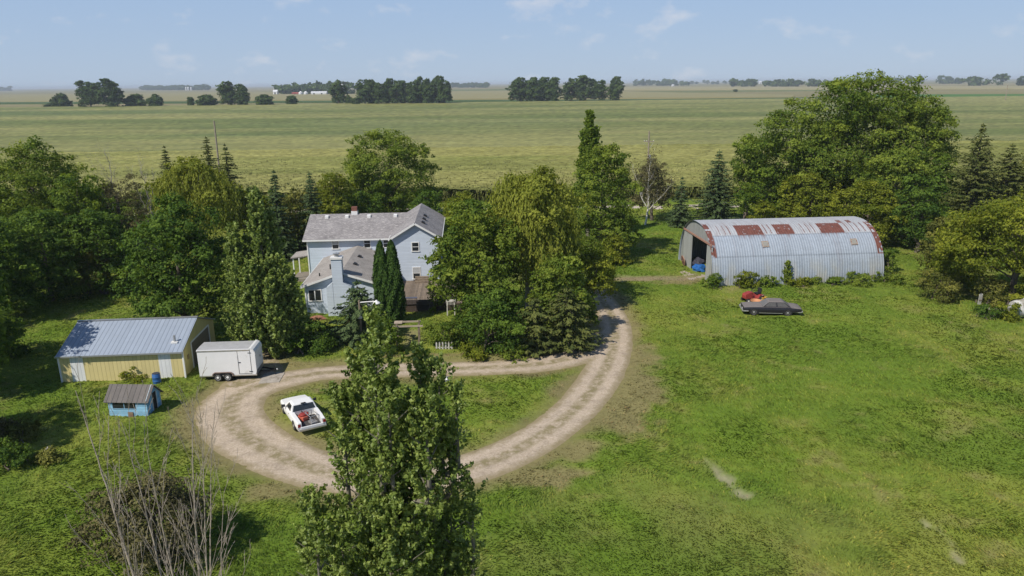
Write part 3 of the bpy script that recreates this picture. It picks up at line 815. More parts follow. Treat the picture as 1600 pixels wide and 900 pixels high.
H0 = (-9.6 * 1.1, 71.7 * 1.1); HR = math.radians(3.5)
house = thing('farmhouse', 'pale blue two storey farmhouse with grey shingle roofs', 'house', (H0[0], H0[1], 0), HR)
BLOCKED += [(H0[0] + math.cos(HR) * -12.4 - 0, H0[1] + math.sin(HR) * -12.4 + 3, HR, 14.9, 10), (H0[0] - 2.4, H0[1], HR, 4.9, 12), (H0[0] - 9.8, H0[1] - 9.4, HR, 7.2, 12.5)]
def HL(px, py, y):
    q = at(px, py, y); dx, dy = q[0] - H0[0], q[1] - H0[1]; c, s = math.cos(HR), math.sin(HR)
    return (dx * c + dy * s, -dx * s + dy * c, q[2])
# two storey main block and gabled wing
def gable_walls(mb, axis, c, hw, a0, a1, z_e, z_r):
    """closed wall body under a gable roof whose ridge runs along axis"""
    poly = [(c - hw, -.1), (c + hw, -.1), (c + hw, z_e), (c, z_r), (c - hw, z_e)]
    mb.prism(poly, a0, a1, 'XZ' if axis == 'Y' else 'YZ')
def roof_pair(mb, axis, c, hw, a0, a1, z_r, slope, t=.14):
    for s in (-1, 1):
        p = [(c, z_r), (c + s * hw, z_r - slope * hw)]
        q = [(p[0][0], a0, p[0][1]), (p[1][0], a0, p[1][1]), (p[1][0], a1, p[1][1]), (p[0][0], a1, p[0][1])]
        if axis == 'X': q = [(b_, a_, z_) for a_, b_, z_ in q]
        mb.slab(q, t)
mb = MB(); gable_walls(mb, 'X', 8.0, 4.9, -12.4, -2.40, 5.20, 7.0); mb.build('main_wall', SIDING, house)
mb = MB(); gable_walls(mb, 'Y', 0, 2.45, 0, 13.2, 5.78, 7.23); mb.build('gable_wall', SIDING, house)
mb = MB(); gable_walls(mb, 'Y', -6.75, 3.6, -8.9, 3.05, 3.00, 4.16); mb.build('wing_wall', SIDING, house)
mb = MB(); roof_pair(mb, 'X', 8.0, 5.35, -12.85, -.3, 7.20, .37); roof = mb.build('roof', SHINGLE, house)
mb = MB(); roof_pair(mb, 'Y', 0, 2.9, -.38, 13.5, 7.42, .60); roof2 = mb.build('roof', SHINGLE, house)
mb = MB(); roof_pair(mb, 'Y', -6.75, 4.0, -9.28, 3.08, 4.36, .34); roof3 = mb.build('roof', SHINGLE2, house, label='lower tan grey roof of the one storey wing')
mb = MB()
for c, hw, zr, sl, y in ((0, 2.9, 7.42, .60, -.41), (-6.75, 4.0, 4.36, .34, -9.31)):
    for s in (-1, 1): mb.bar((c + s * .02, y, zr - .09), (c + s * hw, y, zr - .09 - sl * hw), .05, .2, (0, 0, 1))
mb.bar((-12.86, 2.62, 5.1), (-2.92, 2.62, 5.1), .06, .18)
for s in (-1, 1): mb.bar((-6.75 + s * 4.03, -9.28, 2.90), (-6.75 + s * 4.03, -.1 if s > 0 else 3.0, 2.90), .06, .16)
for s in (-1, 1): mb.bar((s * 2.93, -.38, 5.58), (s * 2.93, 2.2 if s < 0 else 13.4, 5.58), .06, .18)
mb.bar((-12.43, 3.07, 0), (-12.43, 3.07, 5.0), .12, .12); mb.bar((-10.37, -8.92, 0), (-10.37, -8.92, 3.0), .12, .12)
mb.build('trim', WHITE, house)
def window(parent, x, y, z, w, h, double=False, blind=False, curtain=False):
    f = MB(); t = .09; yy = y - .05
    f.box(x - w/2 - t, x + w/2 + t, yy, y + .01, z + h/2, z + h/2 + t); f.box(x - w/2 - t - .03, x + w/2 + t + .03, yy - .04, y + .01, z - h/2 - t, z - h/2)
    f.box(x - w/2 - t, x - w/2, yy, y + .01, z - h/2, z + h/2); f.box(x + w/2, x + w/2 + t, yy, y + .01, z - h/2, z + h/2)
    if double: f.box(x - .05, x + .05, yy, y + .01, z - h/2, z + h/2)
    else: f.box(x - w/2, x + w/2, yy + .015, y + .01, z - .03, z + .03)
    fo = f.build('window', WHITE, parent)
    MB().box(x - w/2, x + w/2, y - .02, y - .008, z - h/2, z + h/2).build('pane', PANE, fo)
    if blind: MB().box(x - w/2 + .02, x + w/2 - .02, y - .032, y - .022, z + .03, z + h/2).build('blind', BLIND, fo)
Ym = 81.7; Yg = 78.9; Yw = 69.5
for px, py, bl in ((525, 383, True), (574, 382, False), (604, 382, False)):
    x, y, z = HL(px, py, Ym); window(house, x, 3.1, z + .14, .66, .95, blind=bl)
x, y, z = HL(649, 385.5, Yg); window(house, x, 0, z, .68, .92)
x, y, z = HL(651, 426.5, Yg); window(house, x, 0, z, .72, 1.25, blind=True)
x, y, z = HL(492.5, 461, Yw); window(house, x, -8.9, z, 1.15, 1.05, double=True)
x, y, z = HL(640, 428, Yg)
# siding chimney on the wing, brick flue on the ridge
mb = MB(); mb.box(-7.52, -6.52, -9.72, -8.92, .0, 5.75)
mb.prism([(-8.15, 0), (-7.53, 0), (-7.53, 3.45), (-8.15, 2.95)], -9.74, -8.93, 'XZ'); mb.prism([(-6.51, 0), (-5.75, 0), (-5.75, 2.95), (-6.51, 3.45)], -9.74, -8.93, 'XZ')
ch = mb.build('chimney', SIDING, house)
MB().box(-7.6, -6.44, -9.80, -8.84, 5.75, 5.95).build('chimney_cap', WHITE, ch)
mb = MB(); mb.lathe([(.2, 5.95), (.2, 6.2)], (-7.02, -9.32, 0)); mb.lathe([(.32, 6.22), (.34, 6.28), (.05, 6.36)], (-7.02, -9.32, 0)); mb.build('flue', GALV, ch)
x, y, z = HL(554, 333, 86.3)
fl = MB().box(x - .32, x + .32, 7.75, 8.35, 6.6, 8.0).build('chimney', BRICK, house, label='short red brick chimney on the ridge')
MB().box(x - .36, x + .36, 7.68, 8.42, 6.65, 7.52).build('chimney_flashing', WHITE, fl)
for px in (512, 543, 577, 618):
    x, y, z = HL(px, 339, 85.9); mb = MB(); yy = 7.2; zz = 7.2 - .37 * .8
    mb.prism([(yy - .22, zz - .1), (yy + .22, zz + .06), (yy + .22, zz + .26), (yy - .22, zz + .18)], x - .2, x + .2, 'YZ'); mb.build('roof_vent', WHITE, roof)
for y in (2.2, 4.4, 6.6):
    xx = .75; zz = 7.42 - .6 * xx; MB().prism([(xx - .2, zz + .08), (xx + .25, zz - .18), (xx + .25, zz + .06), (xx - .05, zz + .24)], y - .25, y + .25, 'XZ').build('roof_vent', BLACKP, roof2)
for y in (-1.6, -5.0):
    xx = .75; zz = 4.36 - .34 * xx; MB().prism([(-6.75 + xx - .2, zz + .05), (-6.75 + xx + .25, zz - .12), (-6.75 + xx + .25, zz + .08), (-6.75 + xx - .05, zz + .2)], y - .25, y + .25, 'XZ').build('roof_vent', BLACKP, roof3)
for x, y, h_ in ((-8.4, -5.6, .5), (-9.2, -7.3, .3)):
    zz = 4.36 - .34 * (-6.75 - x); MB().tube([(x, y, zz - .2), (x, y, zz + h_)], .07, 8).build('vent_pipe', BLACKP, roof3)
# side porch
mb = MB(); mb.slab([(-14.7, 4.0, 2.85), (-12.42, 4.0, 3.15), (-12.42, 7.3, 3.15), (-14.7, 7.3, 2.85)], .12); po = mb.build('porch_roof', SHINGLE2, house)
for y in (4.2, 7.1): MB().box(-14.5, -14.38, y - .06, y + .06, 0, 2.77).build('porch_post', WHITE, po)
MB().box(-14.7, -12.42, 3.9, 7.4, -.05, .35).build('porch_floor', plain('porch_boards', (.25, .22, .18), .9), house)

# ---------------------------------------------------------------- deck, steps, frames
DECK = stripes('weathered_deck', (.21, .165, .125), (.07, .055, .04), 'X', .16, .10, .9, var=.25, dirt=(.12, .09, .06), dirt_amt=.25)
PLANK = plain('grey_brown_plank', (.24, .19, .14), .9, var=.35, vscale=4, dirt=(.11, .08, .06), dirt_amt=.3)
OLDWHITE = plain('peeling_white_wood', (.55, .53, .49), .8, var=.2, vscale=6, dirt=(.22, .17, .12), dirt_amt=.3)
def local(o_, x, y):
    c, s = math.cos(HR), math.sin(HR); return (H0[0] + x * c - y * s, H0[1] + x * s + y * c)
dx0, dy0 = local(0, 0, 0)
deck = thing('wooden_deck', 'weathered brown wooden deck in front of the house gable', 'deck', (H0[0], H0[1], 0), HR)
BLOCKED.append((local(0, -2.0, -9.3)[0], local(0, -2.0, -9.3)[1], HR, 7.2, 9.3))
MB().box(-1.9, 5.0, -9.2, -.06, .78, .88).build('deck_boards', DECK, deck)
mb = MB()
for i in range(7): mb.box(-1.9, 5.0, -9.24, -9.205, .08 + i * .11, .17 + i * .11)
mb.build('skirt', plain('dark_skirt_boards', (.085, .062, .048), .9, var=.35, vscale=5), deck)
for x in (-1.7, 1.5, 4.8):
    for y in (-8.9, -4.5, -.5): MB().box(x - .07, x + .07, y - .07, y + .07, -.1, .775).build('post', PLANK, deck)
mb = MB(); mb.box(-1.9, 1.9, -9.35, -9.27, .90, 1.35); mb.box(1.95, 4.1, -9.36, -9.28, .92, 1.05); mb.build('side_panel', plain('dark_panel', (.075, .06, .055), .85, var=.3), deck)
st = thing('wooden_steps', 'short wooden steps under the lower gable window', 'steps', (*local(0, .55, -.1), .88), HR)
for i in range(3): MB().box(-.75, .75, -1.05 + i * .34, -.02, .17 * i + .005, .17 * (i + 1)).build('step', PLANK, st)
x, y = local(0, -1.0, -8.3); bn = thing('wooden_bench', 'low dark bench on the deck by the arborvitae', 'bench', (x, y, .88), HR)
MB().box(-.3, 1.5, -.2, .2, .38, .44).build('seat', plain('blue_grey_board', (.10, .11, .16), .8), bn)
for xx in (-.2, 1.4): MB().box(xx - .05, xx + .05, -.18, .18, 0, .38).build('leg', PLANK, bn)
x, y = G(705, 494); ar = thing('deck_archway', 'small white wooden frame at the right front corner of the deck', 'archway', (x, y, 0), HR)
for xx in (-.36, .36):
    for yy in (-.25, .25): MB().box(xx - .05, xx + .05, yy - .05, yy + .05, -.05, 1.55).build('post', OLDWHITE, ar)
mb = MB(); mb.box(-.46, .46, -.31, .31, 1.553, 1.62)
mb.build('top', OLDWHITE, ar)
mb = MB()
for i in range(5): mb.box(-.3 + i * .13, -.25 + i * .13, -.33, -.30, 1.25, 1.56)
mb.build('lattice', OLDWHITE, ar)
x, y = G(638, 541); fr = thing('entry_frame', 'bare timber entry frame over the path to the deck', 'garden frame', (x, y, 0), HR)
for xx in (-.95, .95):
    for yy in (-.0, 1.0): MB().box(xx - .06, xx + .06, yy - .06, yy + .06, -.05, 2.0).build('post', PLANK, fr)
BEAM = plain('pale_beam', (.42, .35, .27), .9, var=.25, vscale=5)
for yy, x0, x1, z in ((-.09, -1.35, 1.35, 1.86), (1.09, -1.15, 1.1, 1.9)): MB().box(x0, x1, yy - .03, yy + .03, z - .07, z + .07).build('beam', BEAM, fr)
MB().box(-1.15, -.45, .2, .8, 2.0, 2.1).build('beam', BEAM, fr)
x, y = G(566, 541); hh = at(567, 469, y)[2]
lp = thing('yard_light', 'yard light with white arm and shade on a pole by the blue green spruce', 'yard light', (x, y, 0))
MB().tube([(0, 0, -.2), (0, 0, hh)], [.11, .085], 10).build('pole', PLANK, lp)
MB().tube([(.07, 0, hh - .2), (.9, -.05, hh - .12), (1.45, -.08, hh - .1)], .045, 8).build('arm', WHITE, lp)
MB().lathe([(.06, hh + .02), (.13, hh - .08), (.30, hh - .20), (.33, hh - .26), (.05, hh - .25)], (1.5, -.08, 0)).build('lamp_shade', WHITE, lp)
MB().box(-.2, .2, -.18, -.1, hh - 1.6, hh - 1.1).build('meter_box', WHITE, lp)
x, y = G(695, 548); pk = thing('picket_fence', 'short piece of white picket fence by the drive', 'picket fence', (x, y, 0), HR)
for i in range(6): MB().prism([(-.75 + i * .26, -.05), (-.63 + i * .26, -.05), (-.63 + i * .26, .72), (-.69 + i * .26, .82), (-.75 + i * .26, .72)], -.02, .02, 'XZ').build('picket', OLDWHITE, pk)
MB().box(-.8, .72, .022, .05, .25, .33).build('rail', OLDWHITE, pk)
x, y = G(730, 532); tb = thing('rusty_barrel', 'rusty pinkish barrel lying in the shrubs right of the deck', 'barrel', (x, y, .35), .4)
RUSTP = plain('rusty_pink_metal', (.36, .20, .15), .85, var=.4, vscale=4)
MB().lathe([(.25, -.42), (.30, -.40), (.30, -.14), (.32, -.12), (.30, -.1), (.30, .1), (.32, .12), (.30, .14), (.30, .40), (.25, .42)], (0, 0, 0), 'X').build('drum', RUSTP, tb, smooth=True)
MB().lathe([(.26, .425), (.02, .43)], (0, 0, 0), 'X').build('lid', plain('pale_lid', (.55, .45, .38), .7), tb)
x, y = G(700, 618); pl = thing('lamp_post', 'short grey post with a round cap on the grass island', 'post', (x, y, 0))
MB().tube([(0, 0, -.1), (0, 0, 1.1)], [.07, .06], 10).build('post', PLANK, pl); MB().lathe([(.09, 1.1), (.20, 1.14), (.21, 1.34), (.12, 1.46), (.03, 1.5)], n=14).build('cap', GALV, pl)

# ---------------------------------------------------------------- yellow shed
FRX, FRY = G(290, 592); FLX, FLY = G(99, 600)
SW = math.hypot(FRX - FLX, FRY - FLY); SR = math.atan2(FRY - FLY, FRX - FLX); SD = 7.9; SE = 2.30; SP = 3.72
shed = thing('yellow_shed', 'yellow metal garage shed with ribbed blue grey roof', 'shed', (FLX, FLY, 0), SR)
BLOCKED.append((FLX, FLY, SR, SW, SD))
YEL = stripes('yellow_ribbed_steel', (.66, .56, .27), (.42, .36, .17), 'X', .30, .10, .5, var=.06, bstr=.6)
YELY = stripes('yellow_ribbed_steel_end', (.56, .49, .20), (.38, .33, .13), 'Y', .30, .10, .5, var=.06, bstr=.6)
WST = stripes('white_ribbed_steel', (.74, .75, .76), (.52, .54, .57), 'X', .30, .10, .5, var=.05, bstr=.6)
ROOFM = stripes('ribbed_roof_steel', (.31, .36, .44), (.16, .19, .24), 'X', .34, .13, .50, .0, var=.06, bstr=.6, dirt=(.36, .37, .39), dirt_amt=.15)
a1, a2 = SW * .085, SW * .19; b1, b2 = SW * .80, SW * .90
for x0, x1 in ((0, a1), (a2, b1), (b2, SW)): MB().box(x0, x1, 0, .08, -.05, SE).build('front_wall', YEL, shed)
for x0, x1 in ((a1, a2), (b1, b2)): MB().box(x0 + .002, x1 - .002, -.004, .08, -.05, SE).build('white_panel', WST, shed)
endp = [(0.082, -.05), (SD, -.05), (SD, SE), (SD / 2, SP), (.082, SE)]
dy_0, dy_1, dz = 2.05, 6.5, 2.2
e0 = [(.082, -.05), (dy_0, -.05), (dy_0, SE + (dy_0 / (SD / 2)) * (SP - SE)), (.082, SE + .03)]
e1 = [(dy_1, -.05), (SD, -.05), (SD, SE), (dy_1, SE + ((SD - dy_1) / (SD / 2)) * (SP - SE))]
e2 = [(dy_0, dz), (dy_1, dz), (dy_1, SE + ((SD - dy_1) / (SD / 2)) * (SP - SE)), (SD / 2, SP), (dy_0, SE + (dy_0 / (SD / 2)) * (SP - SE))]
mb = MB()
for e in (e0, e1, e2): mb.prism(e, SW - .08, SW, 'YZ')
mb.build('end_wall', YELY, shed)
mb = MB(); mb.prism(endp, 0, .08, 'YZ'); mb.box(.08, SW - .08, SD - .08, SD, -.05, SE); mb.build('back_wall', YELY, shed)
for i in range(5):
    pass
dm = stripes('grey_brown_garage_door', (.16, .135, .10), (.06, .05, .04), 'Z', .53, .05, .6, var=.1)
MB().box(SW - .06, SW - .02, dy_0, dy_1, -.04, dz).build('garage_door', dm, shed)
mb = MB()
for yy in (dy_0, dy_1): mb.box(SW - .01, SW + .03, yy - .09, yy + .09, -.05, dz + .1)
mb.box(SW - .01, SW + .03, dy_0 + .09, dy_1 - .09, dz, dz + .14); mb.build('door_frame', WHITE, shed)
MB().box(SW + .002, SW + .05, .95, 1.25, 1.25, 1.62).build('meter_box', plain('meter', (.30, .24, .12), .6), shed)
mb = MB(); sl = (SP - SE) / (SD / 2)
for s in (0, 1):
    y0, y1 = (-.28, SD / 2) if s == 0 else (SD + .28, SD / 2); z0 = SE + .10 - sl * .28; z1 = SP + .10
    mb.slab([(-.12, y0, z0), (SW + .12, y0, z0), (SW + .12, y1, z1), (-.12, y1, z1)], .06)
rf = mb.build('roof', ROOFM, shed)
mb = MB(); mb.bar((-.14, SD / 2, SP + .12), (SW + .14, SD / 2, SP + .12), .3, .04); mb.bar((-.13, -.30, SE - .02), (SW + .13, -.30, SE - .02), .04, .12); mb.build('ridge_cap', GALV, rf)
px_ = SW * .915; yy = .95; zz = SE + .10 + sl * yy
MB().tube([(px_, yy, zz - .1), (px_, yy, zz + .55)], .09, 10).build('vent_pipe', GALV, rf); MB().box(px_ - .25, px_ + .25, yy - .22, yy + .18, zz - .05, zz + .06).build('flashing', WHITE, rf)
for x in (-.03, SW + .03): MB().box(x - .06, x + .06, -.06, .06, -.05, SE).build('corner_trim', WHITE, shed)
x, y = G(246, 600); br = thing('blue_barrel', 'blue plastic barrel beside the yellow shed wall', 'barrel', (x, y, 0))
BLUEP = plain('blue_plastic', (.03, .12, .34), .45, var=.2, vscale=3)
MB().lathe([(.26, 0), (.30, .04), (.30, .27), (.315, .29), (.30, .31), (.30, .58), (.315, .60), (.30, .62), (.29, .84), (.26, .88)], n=20).build('drum', BLUEP, br, smooth=True)
MB().lathe([(.27, .882), (.27, .90), (.03, .905)], n=20).build('lid', plain('dark_lid', (.03, .04, .07), .5), br)

# ---------------------------------------------------------------- small blue playhouse
bx_, by_ = G(172, 651); B = thing('blue_playhouse', 'little peeling blue playhouse shed with brown metal roof', 'playhouse', (bx_, by_, 0), math.radians(-3.5))
BW, BD, BE, BP = 2.75, 1.75, 1.22, 2.02
BLOCKED.append((bx_, by_, math.radians(-3.5), BW, BD))
BB = stripes('peeling_blue_boards', (.26, .50, .70), (.14, .30, .46), 'Z', .2, .07, .8, var=.18, dirt=(.48, .56, .60), dirt_amt=.45, dscale=2.5)
BB2 = stripes('blue_end_boards', (.17, .40, .62), (.09, .22, .38), 'Z', .2, .07, .8, var=.18, dirt=(.36, .44, .50), dirt_amt=.25, dscale=2.5)
wx0, wx1, wz0, wz1 = .30, 1.95, .62, 1.04
mb = MB(); mb.box(0, BW, 0, .06, -.05, wz0); mb.box(0, wx0, 0, .06, wz0, BE); mb.box(wx1, BW, 0, .06, wz0, BE); mb.box(wx0, wx1, 0, .06, wz1, BE); mb.build('front_wall', BB, B)
w = MB(); w.box(wx0, wx1, -.03, .0, wz0 - .06, wz0); w.box(wx0 + .8, wx0 + .85, .0, .05, wz0, wz1); wo = w.build('window', plain('blue_frame', (.20, .36, .5), .7), B)
MB().box(wx0, wx1, .02, .04, wz0, wz1).build('pane', PANE, wo)
d0, d1 = .72, 1.28
def zr(y): return BE + (BP - BE) * (1 - abs(y - BD / 2) / (BD / 2))
mb = MB(); mb.prism([(.06, -.05), (d0, -.05), (d0, zr(d0)), (.06, zr(.06))], BW - .06, BW, 'YZ'); mb.prism([(d1, -.05), (BD, -.05), (BD, BE), (d1, zr(d1))], BW - .06, BW, 'YZ')
mb.prism([(d0, 1.45), (d1, 1.45), (d1, zr(d1)), (BD / 2, BP), (d0, zr(d0))], BW - .06, BW, 'YZ'); mb.build('end_wall', BB2, B)
mb = MB(); mb.prism([(.06, -.05), (BD, -.05), (BD, BE), (BD / 2, BP), (.06, zr(.06))], 0, .06, 'YZ'); mb.box(.06, BW - .06, BD - .06, BD, -.05, BE); mb.box(.06, BW - .06, .06, BD - .06, 0, .05); mb.build('back_wall', BB2, B)
MB().box(BW - .055, BW - .02, d0, d1, 0, 1.45).build('doorway', DARK, B)
mb = MB()
for y in (d0, d1): mb.box(BW, BW + .03, y - .04, y + .04, 0, 1.5)
mb.bar((BW + .02, -.1, BE - .05), (BW + .02, BD / 2, BP + .02), .04, .1); mb.bar((BW + .02, BD + .1, BE - .05), (BW + .02, BD / 2, BP + .02), .04, .1); mb.box(BW - .0, BW + .03, BD - .05, BD + .02, 0, BE); mb.build('trim', plain('faded_trim', (.45, .52, .56), .7), B)
BR = stripes('brown_roof_steel', (.10, .088, .084), (.04, .045, .045), 'X', .36, .07, .6, .0, var=.2, bstr=.6, dirt=(.20, .18, .17), dirt_amt=.15)
mb = MB(); sl = (BP - BE) / (BD / 2)
for y0, y1 in ((-.15, BD / 2), (BD + .22, BD / 2)):
    z0 = BP + .05 - sl * abs(BD / 2 - y0); mb.slab([(-.22, y0, z0), (BW + .2, y0, z0), (BW + .2, y1, BP + .05), (-.22, y1, BP + .05)], .05)
mb.build('roof', BR, B)
MB().box(1.35, 1.72, -.06, -.01, .0, .38).build('patch', plain('brown_patch', (.25, .17, .12), .9, var=.4), B)

# ---------------------------------------------------------------- arched metal shed
QX, QY = G(1112, 449); QL, QW, QH = 19.7, 12.6, 6.2; QR = math.radians(4.2)
Q = thing('arched_shed', 'long arched corrugated metal shed with rust patches', 'arched shed', (QX, QY, 0), QR)
BLOCKED.append((QX, QY, QR, QL, QW))
def arc(f, r=1.0):
    """f 0..1 from the near foot over the top to the far foot"""
    a = math.pi * f; e = .82
    c, s = math.cos(a), math.sin(a)
    yy = QW / 2 - QW / 2 * math.copysign(abs(c) ** .86, c) * r; return yy, QH * abs(s) ** .88 * r
NA, NX = 120, 488
fs = np.linspace(0, 1, NA + 1); prof = np.array([arc(f) for f in fs]); tan = np.gradient(prof, axis=0); nr = np.column_stack([-tan[:, 1], tan[:, 0]]); nr /= np.linalg.norm(nr, axis=1)[:, None]
xs_ = np.linspace(0, QL, NX + 1); cor = .014 * np.cos(xs_ * 2 * math.pi / .29)
A, Xq = np.meshgrid(np.arange(NA + 1), np.arange(NX + 1), indexing='ij'); ai, xi = A.ravel(), Xq.ravel()
Vq = np.column_stack([xs_[xi], prof[ai, 0] + nr[ai, 0] * cor[xi], prof[ai, 1] + nr[ai, 1] * cor[xi]])
xx, ff = xs_[xi], fs[ai]
base = np.tile(np.array((.325, .372, .437)), (len(xx), 1)) * (.90 + .2 * fbm(xx * .8, ff * 30, 3, 4))[:, None]
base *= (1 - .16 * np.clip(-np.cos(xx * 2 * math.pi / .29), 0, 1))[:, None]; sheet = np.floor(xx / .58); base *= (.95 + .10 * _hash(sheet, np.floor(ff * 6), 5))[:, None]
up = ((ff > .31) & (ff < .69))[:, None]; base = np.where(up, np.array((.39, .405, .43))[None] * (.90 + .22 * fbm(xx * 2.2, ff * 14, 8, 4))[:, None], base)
low = sstep(.16, .02, ff) * sstep(.35, .7, fbm(xx * 1.3, ff * 9, 15, 4)) * .6; base = base * (1 - low[:, None]) + np.array((.42, .39, .30))[None] * low[:, None]
rust = np.array((.155, .058, .044))[None] * (.7 + .6 * fbm(xx * 3, ff * 60, 21, 3))[:, None]
rk = np.zeros(len(xx))
for x0, x1 in ((3.55, 6.55), (8.05, 10.15), (13.25, 16.0)):
    rk = np.maximum(rk, ((xx > x0) & (xx < x1) & (ff > .315) & (ff < .425)).astype(float))
rk = np.maximum(rk, ((xx < .62) & (ff > .15) & (ff < .45)) * 1.0); rk = np.maximum(rk, ((xx > QL - .62) & (ff > .15) & (ff < .43)) * 1.0)
for x0, x1 in ((3.55, 6.55), (8.05, 10.15), (13.25, 16.0)):
    rk = np.maximum(rk, ((xx > x0 - .1) & (xx < x1 + .15)) * sstep(.262, .318, ff) * (ff < .33) * sstep(.50, .75, vn(xx * 5.5, ff * 6, 37)) * .5)
rk = np.maximum(rk, sstep(.60, .78, fbm(xx * 4.5, ff * 7, 47, 3)) * (ff > .30) * (ff < .47) * .22)
rk = np.maximum(rk, sstep(.62, .80, fbm(xx * 6, ff * 5, 53, 3)) * .12)
pin = (vn(xx * 4.0, ff * 150, 33) > .86) & (vn(xx * 1.7, ff * 60, 34) > .35); rk = np.where(pin, rk * .55, rk)
rk = np.where((xx < .62) | (xx > QL - .62), rk * (vn(xx * 3, ff * 60, 35) > .24), rk)
for x0 in (1.55, 2.2, 2.75, 6.95, 7.5, 11.35, 12.0, 12.6, 16.55, 17.2, 17.85, 18.5, 19.15):
    rk = np.maximum(rk, ((np.abs(xx - x0) < .055) & (ff > .318) & (ff < .422) & (vn(xx * 9, ff * 70, int(x0 * 10)) > .15)) * .85)
for x0, x1 in ((16.1, 16.6), (17.2, 17.8)): rk = np.maximum(rk, ((xx > x0) & (xx < x1) & (ff > .42) & (ff < .46)) * .9)
seam = (np.abs(ff - .31) < .004) | (np.abs(ff - .155) < .004); base = np.where(seam[:, None], base * .72, base)
for x0 in (5.95, 16.2): rk = np.maximum(rk, ((np.abs(xx - x0 - .15) < .10 + .12 * vn(xx * 5, ff * 30, 3)) & (ff > .20) & (ff < .262)) * .5 * (vn(xx * 7, ff * 40, 41) > .4))
cq = base * (1 - rk[:, None]) + rust * rk[:, None]
w = NX + 1; ii = (np.arange(NA)[:, None] * w + np.arange(NX)[None]).ravel()
m, t, b = new_mat('corrugated_arch'); a = N(t, 'ShaderNodeAttribute', attribute_name='Col'); rr = N(t, 'ShaderNodeAttribute', attribute_name='rust')
t.links.new(mixc(t, 1.0, a.outputs['Color'], ramp(t, noise(t, coords(t), 4, 6, .7), [(.3, .86), (.7, 1.1)]), 'MULTIPLY'), b.inputs['Base Color'])
t.links.new(ramp(t, rr.outputs['Fac'], [(0, .0), (1, 0.0)]), b.inputs['Metallic']); t.links.new(ramp(t, rr.outputs['Fac'], [(0, .62), (1, .9)]), b.inputs['Roughness'])
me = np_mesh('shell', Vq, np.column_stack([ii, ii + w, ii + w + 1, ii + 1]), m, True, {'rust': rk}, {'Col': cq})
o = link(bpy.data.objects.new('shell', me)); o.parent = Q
def endwall(x, t_, name, hole=None):
    pts = [arc(f, .992) for f in np.linspace(0.005, .995, 60)]
    if not hole: return MB().prism(pts, x, x + t_, 'YZ')
    y0, y1, z1 = hole; mb = MB(); 
    def cut(lo, hi): return [p for p in pts if lo <= p[0] <= hi]
    def zat(y): return float(np.interp(y, [p[0] for p in pts], [p[1] for p in pts]))
    L = [(pts[0][0], 0)] + cut(0, y0 - .01) + [(y0, zat(y0)), (y0, 0)]; mb.prism(L, x, x + t_, 'YZ')
    R = [(y1, 0), (y1, zat(y1))] + cut(y1 + .01, QW) + [(pts[-1][0], 0)]; mb.prism(R, x, x + t_, 'YZ')
    M = [(y0, z1), (y0, zat(y0))] + cut(y0 + .01, y1 - .01) + [(y1, zat(y1)), (y1, z1)]; mb.prism(M, x, x + t_, 'YZ')
    return mb
EW = stripes('grey_end_sheet', (.36, .37, .36), (.24, .25, .25), 'Y', .29, .2, .6, .2, var=.12, bstr=.5, dirt=(.25, .20, .16), dirt_amt=.12)
door_h = 4.35
endwall(.25, .06, 'e', (2.6, 8.2, door_h)).build('end_wall', EW, Q)
endwall(QL - .3, .06, 'b').build('back_wall', EW, Q)
mb = MB(); mb.box(.02, .12, 1.0, 11.2, door_h + .02, door_h + .22); mb.build('door_track', RUSTP, Q)
DS = stripes('grey_door_sheet', (.42, .43, .42), (.30, .31, .31), 'Y', .29, .18, .6, .2, var=.1, bstr=.5)
MB().box(.13, .20, 8.05, 11.1, .05, door_h).build('sliding_door', DS, Q)
MB().box(.13, .20, .95, 2.7, .05, door_h - .1).build('sliding_door', DS, Q)
for x0 in (5.95, 16.2):
    f0, f1 = .215, .258; p0, p1 = arc(f0), arc(f1); hb = MB(); dn = Vector((0, -(p1[1] - p0[1]), (p1[0] - p0[0]))).normalized() * .10
    q = [Vector((x0, p0[0], p0[1])) + dn, Vector((x0 + .75, p0[0], p0[1])) + dn, Vector((x0 + .75, p1[0], p1[1])) + dn, Vector((x0, p1[0], p1[1])) + dn]
    hb.slab(q, .12); h_ = hb.build('hatch', plain('rusty_frame', (.36, .30, .25), .8, var=.3, vscale=5, dirt=(.2, .09, .06), dirt_amt=.4), Q)
    ct = sum(q, Vector()) / 4; q2 = [ct + (p - ct) * .66 + dn * .12 for p in q]; MB().slab(q2, .02).build('pane', plain('dusty_pane', (.30, .29, .26), .4, var=.2), h_)
fl = plain('shed_floor', (.40, .34, .28), .95, var=.25, vscale=2); MB().box(-1.5, QL - .4, 2.7, 8.0, -.1, .05).build('floor', fl, Q)
c_, s_ = math.cos(QR), math.sin(QR)
def QP(x, y): return (QX + x * c_ - y * s_, QY + x * s_ + y * c_)
def lump(name, label, cat, loc, r, sc, mat, seed, rz=0, n=3):
    bm = bmesh.new(); bmesh.ops.create_icosphere(bm, subdivisions=n, radius=1); rg = random.Random(seed); ph = [rg.uniform(0, 6) for _ in range(9)]
    for v in bm.verts:
        p = v.co.copy(); k = 1 + .16 * math.sin(p.x * 5 + ph[0]) * math.sin(p.y * 4 + ph[1]) + .12 * math.sin(p.z * 7 + ph[2] + p.x * 3) + .07 * math.sin(p.x * 13 + p.y * 11 + ph[3])
        v.co = Vector((p.x * sc[0], p.y * sc[1], max(p.z, -.35) * sc[2])) * k * r
    zmin = min(v.co.z for v in bm.verts)
    for v in bm.verts: v.co.z -= zmin
    me = bpy.data.meshes.new(name); bm.to_mesh(me); bm.free(); me.materials.append(mat)
    o = link(bpy.data.objects.new(name, me)); o.location = loc; o.rotation_euler.z = rz
    return tag(o, label, cat)
